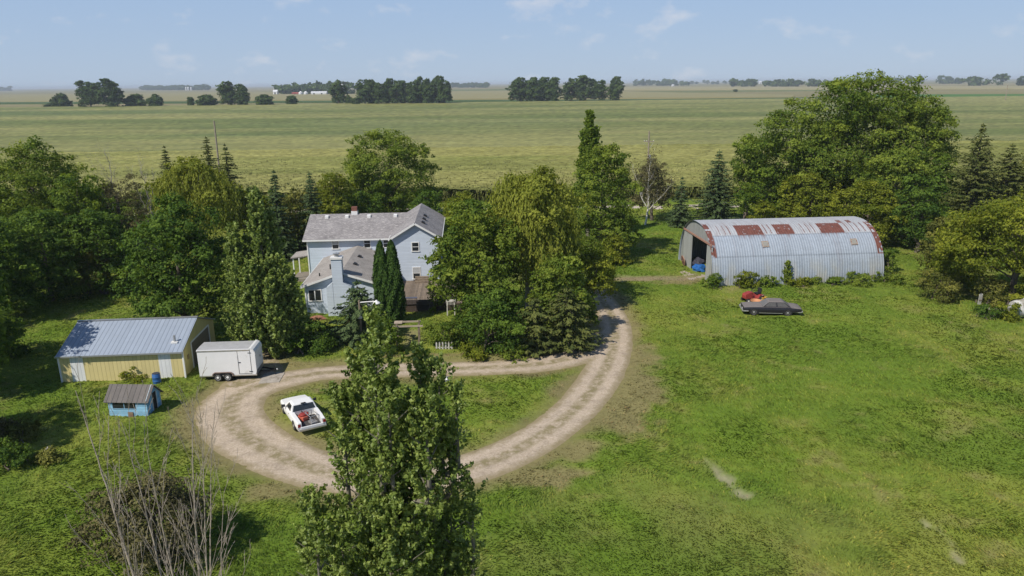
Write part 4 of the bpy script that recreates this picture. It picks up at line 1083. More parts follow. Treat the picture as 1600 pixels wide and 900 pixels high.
x, y = QP(.95, 7.2); lump('tarp_bundle', 'bright blue crumpled tarp inside the arched shed doorway', 'tarp', (x, y, .05), .75, (1.1, 1.2, .7), plain('blue_tarp', (.02, .12, .38), .5, var=.35, vscale=5), 3)
x, y = QP(1.15, 8.6); lump('junk_heap', 'dark heap of junk behind the blue tarp', 'junk', (x, y, .05), .9, (1.0, .8, .9), plain('dark_junk', (.05, .05, .07), .7, var=.5, vscale=4), 8)
x, y = QP(-.22, 9.9); wh = thing('cart_wheel', 'rusty old wheel leaning on the end wall of the arched shed', 'wheel', (x, y, .68), QR)
wh.rotation_euler = (0, math.radians(-12), QR)
mb = MB(); mb.lathe([(.60, -.04), (.66, -.04), (.66, .04), (.60, .04), (.60, -.04)], (0, 0, 0), 'X', 24); mb.build('rim', RUSTP, wh)
mb = MB()
for i in range(8): a = i * math.pi / 4; mb.bar((0, .06 * math.cos(a), .06 * math.sin(a)), (0, .61 * math.cos(a), .61 * math.sin(a)), .03)
mb.lathe([(.07, -.08), (.07, .08)], (0, 0, 0), 'X', 10); mb.build('spokes', RUSTP, wh)

# ---------------------------------------------------------------- poles
POLE = plain('pole_wood', (.30, .25, .20), .9, var=.3, vscale=4)
x, y = G(1010, 318); h = at(1011, 205, y)[2]; up_ = thing('utility_pole', 'utility pole with crossarm beside the road behind the birch', 'utility pole', (x, y, 0))
MB().tube([(0, 0, -.3), (0, 0, h)], [.17, .12], 10).build('pole', POLE, up_); MB().box(-.95, .95, -.16, -.05, h * .855, h * .855 + .14).build('crossarm', POLE, up_)
MB().tube([(-.8, -.1, h * .84), (-.18, 0, h * .77)], .03).build('brace', GALV, up_); MB().tube([(.8, -.1, h * .84), (.18, 0, h * .77)], .03).build('brace', GALV, up_)
for xx in (-.85, -.4, .85): MB().lathe([(.04, 0), (.06, .05), (.05, .14), (.02, .18)], (xx, -.1, h * .855 + .14), n=10).build('insulator', WHITE, up_)
MB().lathe([(.14, 0), (.19, .02), (.19, .75), (.1, .8)], (.3, -.05, h * .62), n=14).build('transformer', GALV, up_)
x, y = G(349, 322); h = at(349, 189, y)[2]; u2 = thing('utility_pole', 'weathered pole rising behind the tall pine', 'utility pole', (x, y, 0))
MB().tube([(0, 0, -.3), (.12, 0, h)], [.19, .13], 10).build('pole', POLE, u2); MB().tube([(.12, 0, h - .02), (.12, 0, h + .25)], .03).build('pin', GALV, u2)
x, y = G(1570, 161); h = at(1570, 147, y)[2]; u3 = thing('utility_pole', 'thin far pole at the edge of the green field on the right', 'utility pole', (x, y, 0))
MB().tube([(0, 0, -.3), (0, 0, h + 8)], [.35, .25], 8).build('pole', POLE, u3)

# ---------------------------------------------------------------- far farmsteads
def barn(label, px0, px1, base, top, depth, wall, roofm, name='far_barn', cat='barn', dy=-40, pitch=.35):
    x0, y0 = G(px0, base); x1, _ = G(px1, base); s = (y0 + dy) / y0; x0 *= s; x1 *= s; y0 += dy; h = at((px0 + px1) / 2, top, y0)[2]; w = x1 - x0
    r = thing(name, label, cat, (x0, y0, 0)); he = h * (1 - pitch)
    mb = MB(); mb.prism([(0, 0), (depth, 0), (depth, he), (depth / 2, h), (0, he)], 0, w, 'YZ'); mb.build('wall', wall, r)
    mb = MB()
    for ya, yb in ((-.6, depth / 2), (depth + .6, depth / 2)): mb.slab([(-.6, ya, he - .1), (w + .6, ya, he - .1), (w + .6, yb, h + .35), (-.6, yb, h + .35)], .3)
    mb.build('roof', roofm, r)
    for i in range(max(1, int(w / 14))): MB().box(w * (i + .3) / max(1, int(w / 14)), w * (i + .3) / max(1, int(w / 14)) + 3.2, -.12, -.02, 0, he * .8).build('door', DARK, r)
    return r
FW = plain('far_white', (.78, .78, .78), .6); FRd = plain('far_red', (.34, .07, .05), .7); FG = plain('far_roof', (.68, .69, .72), .5)
barn('tall white barn at the left end of the far grove', 427, 432, 148, 140.5, 10, FW, FG, dy=-60)
barn('low red barn of the far farmstead', 456, 466, 148, 144.5, 12, FRd, FRd, dy=-60)
barn('long white shed of the far farmstead', 486, 506, 148, 143, 14, FW, FG, dy=-70)
def bin_(label, px, base, top, wpx, dy=-50):
    x, y = G(px, base); s = (y + dy) / y; x, y = x * s, y + dy; h = at(px, top, y)[2]; r_ = (at(px + wpx / 2, top, y)[0] - at(px - wpx / 2, top, y)[0]) / 2
    r = thing('grain_bin', label, 'grain bin', (x, y, 0)); MB().lathe([(r_, 0), (r_, h * .68)], n=20).build('wall', FG, r, smooth=True); MB().lathe([(r_ * 1.03, h * .68), (r_ * .12, h), (0.001, h)], n=20).build('roof', FW, r)
bin_('left of two round grain bins at the far farmstead', 470, 148, 142.5, 6.5, -64); bin_('right of two round grain bins at the far farmstead', 478, 148, 142.5, 6.5, -64)
for i, px in enumerate((291, 294.5, 299)): bin_(('leftmost', 'middle', 'rightmost')[i] + ' of three pale grain bins on the left horizon', px, 141, 135.5, 2.6, -60)
x, y = G(538, 148); h = at(538, 131.5, y)[2]; r = thing('silo', 'tall white silo top showing over the far grove', 'silo', (x, y - 20, 0)); MB().lathe([(5, 0), (5, h - 6)], n=18).build('shaft', FG, r, smooth=True); MB().lathe([(5.2, h - 6), (4.4, h - 2.5), (2.2, h - .4), (.01, h)], n=18).build('dome', FW, r, smooth=True)
barn('tiny white shed under the horizon wood right of the pale lone tree', 1050, 1055, 135, 132, 12, FW, FG, dy=-120)
barn('far white roof below the long wood left of the cottonwood', 1187, 1200, 131, 127, 30, FG, FW, dy=-150)
# ================================================================ VEHICLES AND SMALL THINGS
TYRE = plain('tyre_rubber', (.022, .021, .02), .85, var=.3); CHROME = plain('dull_chrome', (.62, .60, .57), .35, .7, var=.2)
def wheel(parent, x, y, r, w, rim_mat, out):
    """axle along Y; out = +1 / -1 side that faces outward"""
    t = MB().lathe([(r * .62, -w / 2), (r * .93, -w / 2), (r, -w * .3), (r, w * .3), (r * .93, w / 2), (r * .62, w / 2)], (x, y, r), 'Y', 24).build('wheel', TYRE, parent, smooth=True)
    yo = y + out * w * .40
    MB().lathe([(r * .68, -.02 * out), (r * .64, .025 * out), (r * .45, .005 * out), (r * .20, .04 * out), (.001, .045 * out)], (x, yo, r), 'Y', 20).build('rim', rim_mat, t, smooth=True)
def ring(x, zb, zt, wb, wm, wt, zm=None, n=0):
    zm = zm if zm is not None else (zb + zt) * .5
    return [(x, -wb, zb), (x, -wm * .99, zb + (zm - zb) * .35), (x, -wm, zm), (x, -wm * .985, zm + (zt - zm) * .6), (x, -wt, zt - .012), (x, -wt * .55, zt + .012), (x, 0, zt + .018), (x, wt * .55, zt + .012), (x, wt, zt - .012), (x, wm * .985, zm + (zt - zm) * .6), (x, wm, zm), (x, wm * .99, zb + (zm - zb) * .35), (x, wb, zb)]
def arch_cut(bm_o, xs, r, y_out, mat):
    """dark wheel housings: a half disc set just proud of the body side"""
    for x in xs:
        for s in (-1, 1):
            pts = [(x + r * math.cos(a), .30 + r * math.sin(a)) for a in np.linspace(-.25, math.pi + .25, 18)]
            mb = MB(); mb.prism(pts, s * y_out, s * (y_out + .006), 'XZ'); mb.build('wheel_housing', mat, bm_o)
def greenhouse(parent, base, top, zb, zt, wb, wt, roof_mat, pillars, side_split):
    """base=(x front, x rear) at the belt, top=(x front, x rear) at the roof; windows are parts"""
    (bf, br_), (tf, tr_) = base, top
    corners_b = [(bf, -wb), (bf, wb), (br_, wb), (br_, -wb)]; corners_t = [(tf, -wt), (tf, wt), (tr_, wt), (tr_, -wt)]
    mb = MB(); rings = []
    for f, extra in ((0, 0), (.92, 0), (1.0, -.05)):
        rings.append([(cb[0] * (1 - f) + ct[0] * f + (extra * (1 if ct[0] > 0 else -1) * .6), (cb[1] * (1 - f) + ct[1] * f) * (1 + extra), zb + (zt - zb) * f) for cb, ct in zip(corners_b, corners_t)])
    rings.append([(p[0] * .9 + (tf + tr_) / 2 * .1, p[1] * .88, zt + .035) for p in rings[-1]])
    mb.loft(rings); cab = mb.build('cab', roof_mat, parent, smooth=False, bevel=.03)
    def panel(a, b, c, d, name, mat, off):
        P = [Vector(p) for p in (a, b, c, d)]; n = (P[1] - P[0]).cross(P[3] - P[0]).normalized(); ce = sum(P, Vector()) / 4
        if n.dot(ce - Vector(((bf + br_) / 2, 0, (zb + zt) / 2))) < 0: n = -n
        P = [p + n * off for p in P]; MB().add([tuple(p) for p in P] + [tuple(p - n * .01) for p in P], [(0,1,2,3),(7,6,5,4),(0,4,5,1),(1,5,6,2),(2,6,7,3),(3,7,4,0)]).build(name, mat, cab)
    def L(cb, ct, f): return Vector((cb[0] * (1 - f) + ct[0] * f, cb[1] * (1 - f) + ct[1] * f, zb + (zt - zb) * f))
    f0, f1 = .10, .86
    def face(i, j, u0, u1, name, mat):
        a0, a1 = L(corners_b[i], corners_t[i], f0), L(corners_b[j], corners_t[j], f0); b0, b1 = L(corners_b[i], corners_t[i], f1), L(corners_b[j], corners_t[j], f1)
        panel(a0.lerp(a1, u0), a0.lerp(a1, u1), b0.lerp(b1, u1), b0.lerp(b1, u0), name, mat, .008)
    face(0, 1, .06, .94, 'windshield', pillars['glass']); face(3, 2, .06, .94, 'rear_window', pillars['rear'])
    for i, j in ((0, 3), (1, 2)):
        for u0, u1 in side_split: face(i, j, u0, u1, 'side_window', pillars['side'])
    return cab

# ---------------------------------------------------------------- black sedan (front towards -X)
p0 = G(1160, 494); p1 = G(1253, 496.5); ca = math.atan2(p1[1] - p0[1], p1[0] - p0[0]); cl_ = math.hypot(p1[0] - p0[0], p1[1] - p0[1])
m, t, b = new_mat('dusty_black_paint'); g = N(t, 'ShaderNodeNewGeometry'); sp = N(t, 'ShaderNodeSeparateXYZ'); t.links.new(g.outputs['Normal'], sp.inputs[0])
n = noise(t, coords(t), 3, 6, .65); ad = N(t, 'ShaderNodeMath', operation='MULTIPLY_ADD'); t.links.new(n, ad.inputs[0]); ad.inputs[1].default_value = .35; t.links.new(sp.outputs['Z'], ad.inputs[2])
dust = ramp(t, ad.outputs[0], [(.72, 0.0), (.98, 1.0)])
t.links.new(mixc(t, dust, (.018, .016, .019), mixc(t, n, (.13, .115, .11), (.23, .205, .195))), b.inputs['Base Color']); t.links.new(ramp(t, dust, [(0, .35), (1, .85)]), b.inputs['Roughness'])
SEDP = m
h = cl_ / 2
cx_, cy_ = (p0[0] + p1[0]) / 2 - math.sin(ca) * .95, (p0[1] + p1[1]) / 2 + math.cos(ca) * .95
BLOCKED.append((cx_ - h * math.cos(ca) + 1.15 * math.sin(ca), cy_ - h * math.sin(ca) - 1.15 * math.cos(ca), ca, 2 * h, 2.3))
car = thing('parked_sedan', 'dusty black old sedan parked on the lawn before the arched shed', 'car', (cx_, cy_, .10), ca)
R_ = [ring(-h + .02, .42, .66, .62, .80, .74), ring(-h + .10, .34, .78, .80, .92, .86), ring(-h + .7, .30, .83, .86, .97, .90), ring(-1.1, .27, .86, .88, .99, .92), ring(-.2, .25, .87, .88, 1.0, .93), ring(.9, .25, .87, .88, 1.0, .93), ring(1.6, .27, .88, .88, .99, .90), ring(h - .55, .32, .84, .84, .96, .86), ring(h - .10, .40, .76, .78, .90, .80), ring(h - .02, .46, .70, .66, .80, .72)]
body = MB().loft(R_).build('body', SEDP, car, smooth=True)
greenhouse(car, (-.95, 1.75), (-.32, 1.05), .86, 1.34, .86, .66, SEDP, {'glass': plain('dusty_windshield', (.15, .145, .14), .35, var=.25), 'rear': plain('dusty_rear_glass', (.13, .12, .12), .35), 'side': plain('dusty_side_glass', (.10, .095, .09), .3)}, ((.07, .48), (.53, .93)))
HUB = plain('grey_hubcap', (.33, .32, .30), .5, .3, var=.3)
arch_cut(body, (-h + 1.05, h - 1.35), .41, .985, DARK)
for x in (-h + 1.05, h - 1.35):
    for s in (-1, 1): wheel(car, x, s * .90, .34, .2, HUB, s)
mb = MB(); mb.loft([[(-h + .25, s * .95, z) for z in (.36, .54)] + [(-h + .19, s * .95, .54), (-h + .19, s * .95, .36)] for s in (-1, 1)]); 
MB().box(-h - .06, -h + .04, -.90, .90, .38, .54).build('front_bumper', CHROME, car, bevel=.02)
for s in (-1, 1): MB().box(-h + .04, -h + .55, s * .925 - .03, s * .925 + .03, .38, .50).build('bumper_end', CHROME, car, bevel=.015)
rb = MB().box(h - .04, h + .07, -.88, .88, .38, .52); rb.build('rear_bumper', CHROME, car, bevel=.02)
for s in (-1, 1): MB().box(h - .75, h - .03, s * .90 - .02, s * .90 + .03, .36, .44).build('bumper_end', CHROME, car, bevel=.01)
for s in (-1, 1): MB().box(-h + 1.52, h - 1.82, s * .955 - .012, s * .955 + .012, .255, .305).build('sill_trim', CHROME, car)
for s in (-1, 1):
    for yy in (.42, .64): MB().lathe([(.09, 0), (.09, -.02), (.02, -.03)], (-h + .015, s * yy, .62), 'X', 14).build('headlight', plain('lamp_glass', (.5, .5, .48), .2), car)
for s in (-1, 1): MB().box(-.02, .02, s * 1.0 - .004, s * 1.0 + .006, .34, .82).build('door_seam', DARK, body)
# ---------------------------------------------------------------- white pickup car (front towards +X in its own frame)
q0 = Vector((*G(490, 680), 0)); q1 = Vector((*G(445, 632), 0)); 
dirv = Vector((-.50, .866, 0)); pa = math.atan2(dirv.y, dirv.x)
pcx, pcy = q0.x + dirv.x * 2.55, q0.y + dirv.y * 2.55
WP = plain('white_car_paint', (.80, .80, .79), .35, var=.04, vscale=2, dirt=(.62, .60, .56), dirt_amt=.05)
BLOCKED.append((pcx - 2.6 * math.cos(pa) + 1.0 * math.sin(pa), pcy - 2.6 * math.sin(pa) - 1.0 * math.cos(pa), pa, 5.2, 2.0))
pk = thing('pickup_car', 'white open bed pickup car parked on the grass island', 'pickup car', (pcx, pcy, .08), pa)
def hring(x, zb, zt, wo, wi, zf, z_in):
    """one side wall plus bed floor: an open box section"""
    return [(x, -wo * .92, zb), (x, -wo, zb + .25), (x, -wo * .97, zt - .06), (x, -wo * .93, zt), (x, -wi, zt), (x, -wi, zf), (x, wi, zf), (x, wi, zt), (x, wo * .93, zt), (x, wo * .97, zt - .06), (x, wo, zb + .25), (x, wo * .92, zb)]
fr_ = [ring(2.52, .40, .60, .62, .78, .72), ring(2.44, .32, .72, .78, .90, .82), ring(1.9, .28, .80, .84, .94, .86), ring(1.2, .26, .86, .86, .96, .88), ring(.9, .25, .88, .86, .96, .90), ring(-.55, .25, .90, .86, .96, .90)]
body = MB().loft(fr_).build('body', WP, pk, smooth=True)
bed = MB().loft([hring(-.553, .25, .90, .96, .66, .50, 0), hring(-1.6, .26, .90, .955, .66, .50, 0), hring(-2.38, .30, .88, .93, .66, .50, 0)]).build('bed', WP, pk)
MB().box(-2.37, -.60, -.655, .655, .503, .512).build('bed_liner', plain('dark_bed_floor', (.07, .065, .062), .9, var=.5, vscale=5), bed)
MB().box(-2.46, -2.385, -.74, .74, .38, .60).build('tailgate', WP, pk, bevel=.015, label='tailgate lowered to show the bed')
MB().box(-2.58, -2.47, -.90, .90, .36, .50).build('rear_bumper', CHROME, pk, bevel=.02)
MB().box(2.50, 2.60, -.86, .86, .36, .48).build('front_bumper', CHROME, pk, bevel=.02)
for s in (-1, 1): MB().box(-2.40, -2.375, s * .82 - .09, s * .82 + .09, .60, .80).build('tail_light', plain('red_lens', (.30, .02, .02), .3), pk)
greenhouse(pk, (1.15, -.57), (.42, -.40), .88, 1.38, .88, .70, WP, {'glass': PANE, 'rear': PANE, 'side': PANE}, ((.20, .86),))
arch_cut(body, (1.62,), .40, .955, DARK); arch_cut(bed, (-1.35,), .40, .957, DARK)
for x in (1.62, -1.35):
    for s in (-1, 1): wheel(pk, x, s * .86, .34, .21, CHROME, s)
for s in (-1, 1): MB().box(.60, .78, s * .96, s * 1.17, .92, 1.06).build('wing_mirror', BLACKP, pk, bevel=.02)
MB().box(-.52, -.40, -.16, .16, 1.37, 1.42).build('brake_light', BLACKP, pk)
for s in (-1, 1): MB().box(-.30, -.12, s * .962, s * .972, .74, .77).build('door_handle', BLACKP, pk)
def PKP(x, y): c, s = math.cos(pa), math.sin(pa); return (pcx + x * c - y * s, pcy + x * s + y * c)
RED = plain('faded_red_paint', (.30, .042, .036), .5, var=.3, vscale=5); RED2 = plain('orange_red_paint', (.55, .13, .08), .55, var=.25, vscale=5)
x, y = PKP(-1.15, .26); e = thing('small_engine', 'red motor with recoil housing lying in the white pickup bed', 'engine', (x, y, .593), pa + .4)
MB().box(-.30, .28, -.22, .22, 0, .30).build('block', RED2, e, bevel=.04); MB().lathe([(.24, 0), (.24, .10), (.16, .16), (.04, .17)], (0, 0, .30), n=18).build('housing', RED, e, smooth=True); MB().tube([(.28, .1, .2), (.5, .12, .2)], .07, 10).build('muffler', BLACKP, e)
x, y = PKP(-.85, .05); e = thing('fuel_can', 'dark red fuel can by the cab wall of the pickup bed', 'fuel can', (x, y, .593), pa - .3)
MB().box(-.16, .16, -.25, .25, 0, .34).build('can', RED, e, bevel=.05); MB().tube([(0, .12, .33), (0, .2, .5)], .03, 8).build('spout', BLACKP, e); MB().tube([(0, -.2, .33), (0, -.15, .43), (0, .02, .43), (0, .05, .33)], .02, 6).build('handle', RED, e)
x, y = PKP(-1.55, -.2); e = thing('metal_frame', 'bent grey tube frame in the pickup bed', 'metal frame', (x, y, .593), pa + .2)
mb = MB(); mb.tube([(-.5, -.3, .03), (-.4, -.28, .5), (.45, -.25, .55), (.5, -.28, .03)], .025); mb.tube([(-.5, .2, .03), (-.35, .22, .42), (.4, .24, .5), (.55, .2, .03)], .025); mb.tube([(-.38, -.28, .48), (-.35, .22, .42)], .02); mb.tube([(.45, -.25, .53), (.4, .24, .49)], .02); mb.tube([(-.6, -.1, .04), (.6, .1, .06)], .03); mb.build('tubes', GALV, e)
MB().box(-.62, -.1, -.15, .3, .0, .12).build('plate', plain('grey_scrap', (.33, .32, .31), .6, .4, var=.3), e)

# ---------------------------------------------------------------- enclosed trailer (tongue towards +X)
tx, ty = G(313, 597); tr2 = G(402, 594); ta = math.atan2(tr2[1] - ty, tr2[0] - tx); tl = math.hypot(tr2[0] - tx, tr2[1] - ty); tw = 1.95; tz0 = .42; tz1 = at(313, 549, ty)[2]
tx += -math.sin(ta) * .0; ty += math.cos(ta) * .05
TR = thing('enclosed_trailer', 'white enclosed cargo trailer parked by the yellow shed', 'trailer', (tx, ty, .03), ta)
TW = plain('white_trailer_skin', (.76, .76, .765), .45, var=.05, vscale=1.5, dirt=(.58, .56, .53), dirt_amt=.10); TROOF = plain('grey_trailer_roof', (.50, .50, .51), .5, .2, var=.15, vscale=2)
poly = [(0, tz0), (tl - .05, tz0), (tl + .02, tz0 + .3), (tl + .02, tz1 - .42), (tl - .03, tz1 - .24), (tl - .12, tz1 - .10), (tl - .26, tz1 - .015), (tl - .40, tz1), (0, tz1)]
MB().prism(poly, 0, tw, 'XZ').build('box', TW, TR, bevel=.012)
mb = MB(); rp = [(0.0, tz1 + .004), (tl - .42, tz1 + .004)]
sec = [(.0, tz1 - .10), (-.02, tz1 - .06), (.02, tz1 + .0), (.10, tz1 + .035), (tw / 2, tz1 + .06), (tw - .10, tz1 + .035), (tw - .02, tz1), (tw + .02, tz1 - .06), (tw, tz1 - .10)]
mb.loft([[(x, y, z) for y, z in sec] for x in (-.03, tl - .42)], closed=False, cap=False); mb.build('roof', TROOF, TR)
for y in (-.022, tw + .002): MB().box(0, tl - .35, y, y + .02, tz1 - .13, tz1 - .03).build('corner_trim', CHROME, TR)
fp = [(tl - .42, tz1 + .062), (tl - .26, tz1 + .05), (tl - .09, tz1 - .05), (tl + .02, tz1 - .22), (tl + .05, tz1 - .44), (tl + .035, tz1 - .44), (tl + .0, tz1 - .23), (tl - .11, tz1 - .08), (tl - .27, tz1 + .02), (tl - .42, tz1 + .03)]
MB().prism(fp, -.02, tw + .02, 'XZ').build('nose_cap', WHITE, TR)
MB().box(-.02, tl + .02, -.012, .0, tz0 - .06, tz0 + .03).build('bottom_rail', CHROME, TR); MB().box(.02, tl - .02, .05, tw - .05, tz0 - .12, tz0 - .003).build('chassis', BLACKP, TR)
dr = MB(); dx0_, dx1_, dz0, dz1 = tl * .695, tl * .92, tz0 + .10, tz1 - .12
for a_, b_, c_2, d_2 in ((dx0_, dx0_ + .025, dz0, dz1), (dx1_ - .025, dx1_, dz0, dz1), (dx0_, dx1_, dz0, dz0 + .025), (dx0_, dx1_, dz1 - .025, dz1)): dr.box(a_, b_, -.014, -.001, c_2, d_2)
door = dr.build('door', BLACKP, TR); MB().box(dx0_ + .03, dx1_ - .03, -.010, -.001, dz0 + .03, dz1 - .03).build('door_panel', TW, door)
for z in (dz0 + .18, dz1 - .18): MB().box(dx1_ - .18, dx1_ + .06, -.03, -.012, z - .025, z + .025).build('hinge', BLACKP, door)
MB().box(dx0_ + .02, dx0_ + .20, -.035, -.012, (dz0 + dz1) / 2 - .03, (dz0 + dz1) / 2 + .03).build('handle', BLACKP, door); MB().tube([(dx0_ + .01, -.03, dz0 + .1), (dx0_ + .01, -.03, dz1 - .35)], .012, 6).build('lock_bar', GALV, door)
for s, y in ((-1, .0), (1, tw)):
    for wx in (tl * .325, tl * .325 + .74): wheel(TR, wx, y + s * .06, .315, .2, WHITE, s)
    cxw = tl * .325 + .37; pts = [(cxw - .82, tz0 - .02), (cxw - .78, tz0 + .18), (cxw - .62, tz0 + .30), (cxw + .62, tz0 + .30), (cxw + .78, tz0 + .18), (cxw + .82, tz0 - .02), (cxw + .76, tz0 - .02), (cxw + .72, tz0 + .15), (cxw + .58, tz0 + .25), (cxw - .58, tz0 + .25), (cxw - .72, tz0 + .15), (cxw - .76, tz0 - .02)]
    ya, yb = (-.10, .0) if s < 0 else (tw, tw + .10); MB().prism(pts, ya, yb, 'XZ').build('fender', plain('rusty_fender', (.27, .20, .17), .6, .2, var=.3), TR)
    yc, yd = (-.006, -.001) if s < 0 else (tw + .001, tw + .006); MB().prism(pts[:6], yc, yd, 'XZ').build('wheel_well', DARK, TR)
mb = MB(); mb.bar((tl, .25, tz0 - .06), (tl + 1.25, tw / 2, tz0 - .02), .08, .1); mb.bar((tl, tw - .25, tz0 - .06), (tl + 1.25, tw / 2, tz0 - .02), .08, .1); mb.bar((tl, tw / 2, tz0 - .06), (tl + 1.3, tw / 2, tz0 - .03), .06, .08)
mb.build('tongue', BLACKP, TR); MB().tube([(tl + 1.15, tw / 2 - .1, .04), (tl + 1.15, tw / 2 - .1, .85)], .035, 8).build('jack', BLACKP, TR); MB().lathe([(.07, 0), (.07, .08), (.04, .11)], (tl + 1.32, tw / 2, tz0 - .03), n=12).build('coupler', GALV, TR)
MB().box(tl + .022, tl + .03, tw / 2 + .2, tw / 2 + .32, 1.45, 1.6).build('decal', BLACKP, TR)
MB().box(tl + .005, tl + .03, .05, tw - .05, tz0, tz0 + .35).build('stone_guard', plain('stone_guard', (.35, .35, .36), .4, .6), TR)
BLOCKED.append((tx, ty, ta, tl + 1.3, tw))
# ---------------------------------------------------------------- red riding mower
mx_, my_ = G(1175, 471); mw = thing('riding_mower', 'red riding lawn mower standing behind the black sedan', 'riding mower', (mx_, my_, 0), math.radians(200)); mw.scale = (1.2, 1.2, 1.2)
hood = [[(.95, -.20, .42), (.95, .20, .42), (.95, .18, .68), (.95, -.18, .68)], [(.85, -.27, .36), (.85, .27, .36), (.85, .25, .80), (.85, -.25, .80)], [(.30, -.31, .34), (.30, .31, .34), (.30, .28, .92), (.30, -.28, .92)], [(.12, -.29, .36), (.12, .29, .36), (.12, .25, .90), (.12, -.25, .90)]]
MB().loft(hood).build('hood', RED, mw, bevel=.025)
MB().prism([(-.92, .46), (-.85, .62), (-.45, .66), (-.30, .40), (.10, .36), (.10, .28), (-.92, .30)], -.42, .42, 'XZ').build('rear_fender', RED, mw, bevel=.03)
st_ = MB().box(-.72, -.28, -.24, .24, .665, .76).build('seat', BLACKP, mw, bevel=.03); MB().prism([(-.74, .765), (-.64, .765), (-.72, 1.15), (-.80, 1.13)], -.23, .23, 'XZ').build('seat_back', BLACKP, st_, bevel=.02)
sw = MB(); sw.tube([(.18, 0, .88), (.02, 0, 1.05)], .025, 8); 
for i in range(16):
    a0, a1 = i * math.pi / 8, (i + 1) * math.pi / 8; sw.tube([(.0 - .10 * math.cos(a0), .19 * math.sin(a0), 1.07 + .14 * math.cos(a0)), (.0 - .10 * math.cos(a1), .19 * math.sin(a1), 1.07 + .14 * math.cos(a1))], .016, 6)
sw.build('steering_wheel', BLACKP, mw)
MB().lathe([(.50, .12), (.55, .16), (.55, .26), (.45, .30)], (-.05, 0, 0), n=20).build('mower_deck', RED2, mw)
for s in (-1, 1): wheel(mw, .68, s * .36, .20, .15, WHITE, s); wheel(mw, -.62, s * .40, .27, .24, WHITE, s)
x, y = G(1181, 476); tb_ = thing('plastic_tub', 'orange tan plastic tub behind the hood of the black sedan', 'tub', (x, y, 0), .3)
OR = plain('orange_tan_plastic', (.60, .30, .15), .6, var=.15, vscale=3)
MB().lathe([(.36, 0), (.40, .05), (.52, .42), (.55, .44), (.55, .48), (.50, .48), (.44, .30), (.40, .10), (.001, .08)], n=22).build('tub', OR, tb_, smooth=True)
for s in (-1, 1): MB().tube([(-.12, s * .54, .42), (-.12, s * .62, .44), (.12, s * .62, .44), (.12, s * .54, .42)], .02, 6).build('handle', OR, tb_)
x, y = G(1193, 472); yb_ = thing('yellow_bucket', 'yellow bucket behind the roof of the black sedan', 'bucket', (x, y, 0))
YB = plain('yellow_plastic', (.68, .42, .07), .5, var=.15); MB().lathe([(.20, 0), (.26, .50), (.28, .52), (.28, .56), (.24, .56), (.19, .06), (.001, .05)], n=20).build('pail', YB, yb_, smooth=True)
MB().tube([(.26 * math.cos(a), 0.02, .52 + .24 * math.sin(a)) for a in np.linspace(0, math.pi, 10)], .012, 6).build('handle', GALV, yb_)
# ---------------------------------------------------------------- white junk under the right hand tree
JW = plain('weathered_white_paint', (.52, .52, .50), .75, var=.25, vscale=2, dirt=(.26, .24, .19), dirt_amt=.5)
x, y = G(1588, 499); jk = thing('white_tank', 'round white tank half hidden under the tree at the right edge', 'tank', (x + .9, y + .6, -.1), math.radians(12))
MB().lathe([(.001, -1.35), (.45, -1.28), (.75, -1.05), (.85, -.75), (.85, .9), (.75, 1.2), (.45, 1.4), (.001, 1.48)], (0, 0, 1.0), 'X', 28).build('shell', JW, jk, smooth=True)
for xx in (-.7, .8): MB().prism([(-.65, 0), (.65, 0), (.55, .45), (-.55, .45)], xx - .1, xx + .1, 'YZ').build('cradle', BLACKP, jk)
MB().lathe([(.18, 1.83), (.18, 1.96), (.05, 2.0)], (0, 0, 0), n=14).build('hatch', JW, jk)
x, y = G(1530, 478); jb = thing('white_board', 'white broken panel standing in the bushes left of the white tank', 'panel', (x, y, 0), math.radians(15))
MB().prism([(-.22, -.05), (.20, -.05), (.26, .9), (.22, 1.25), (.08, 1.15), (.02, 1.32), (-.16, 1.22), (-.20, .6)], 0, .05, 'XZ').build('sheet', JW, jb); MB().box(-.20, .18, -.03, -.002, .55, .65).build('cleat', PLANK, jb)
x, y = G(1552, 487); lg = thing('grey_log', 'grey log lying between the white panel and the white tank', 'log', (x, y, .16), math.radians(-22))
MB().tube([(-1.2, 0, 0), (-.4, .06, .02), (.5, .02, 0), (1.3, -.05, -.02)], [.15, .16, .14, .11], 10).build('log', BARK_PALE, lg, smooth=True); MB().tube([(.3, .05, .1), (.5, .3, .45)], [.05, .02], 6).build('branch_stub', BARK_PALE, lg)
STONE = plain('white_stone', (.60, .58, .54), .9, var=.2, vscale=4)
x, y = G(77, 706); lump('white_stone', 'white rounded stone on the lawn in the left foreground', 'stone', (x, y, .05), .26, (1, .85, .8), STONE, 4, 0, 2)
x, y = G(3, 714); lump('white_stone', 'pale stone at the left edge of the lawn', 'stone', (x, y, .03), .24, (1, .9, .7), STONE, 9, 0, 2)
x, y = G(64, 717); lump('grey_stone', 'small grey stone below the white stone', 'stone', (x, y, .02), .17, (1.2, .8, .7), plain('grey_stone', (.38, .36, .33), .9), 12, 0, 2)
x, y = G(520, 498.0)
x, y = G(497, 500); lump('garden_rubble', 'reddish heap of pots at the foot of the house wing wall', 'rubble', (x, y, .0), .5, (1.6, .6, .7), plain('terracotta', (.32, .15, .10), .85, var=.4, vscale=6), 15, 0, 2)
V, f, cc = grass_blades(GRASS_N)
m, t, b = new_mat('grass_blade')
a = N(t, 'ShaderNodeAttribute', attribute_name='Col'); t.links.new(a.outputs['Color'], b.inputs['Base Color'])
b.inputs['Roughness'].default_value = .6; b.inputs['Specular IOR Level'].default_value = .2
tr = N(t, 'ShaderNodeBsdfTranslucent'); mx = N(t, 'ShaderNodeMixShader'); mx.inputs['Fac'].default_value = .35
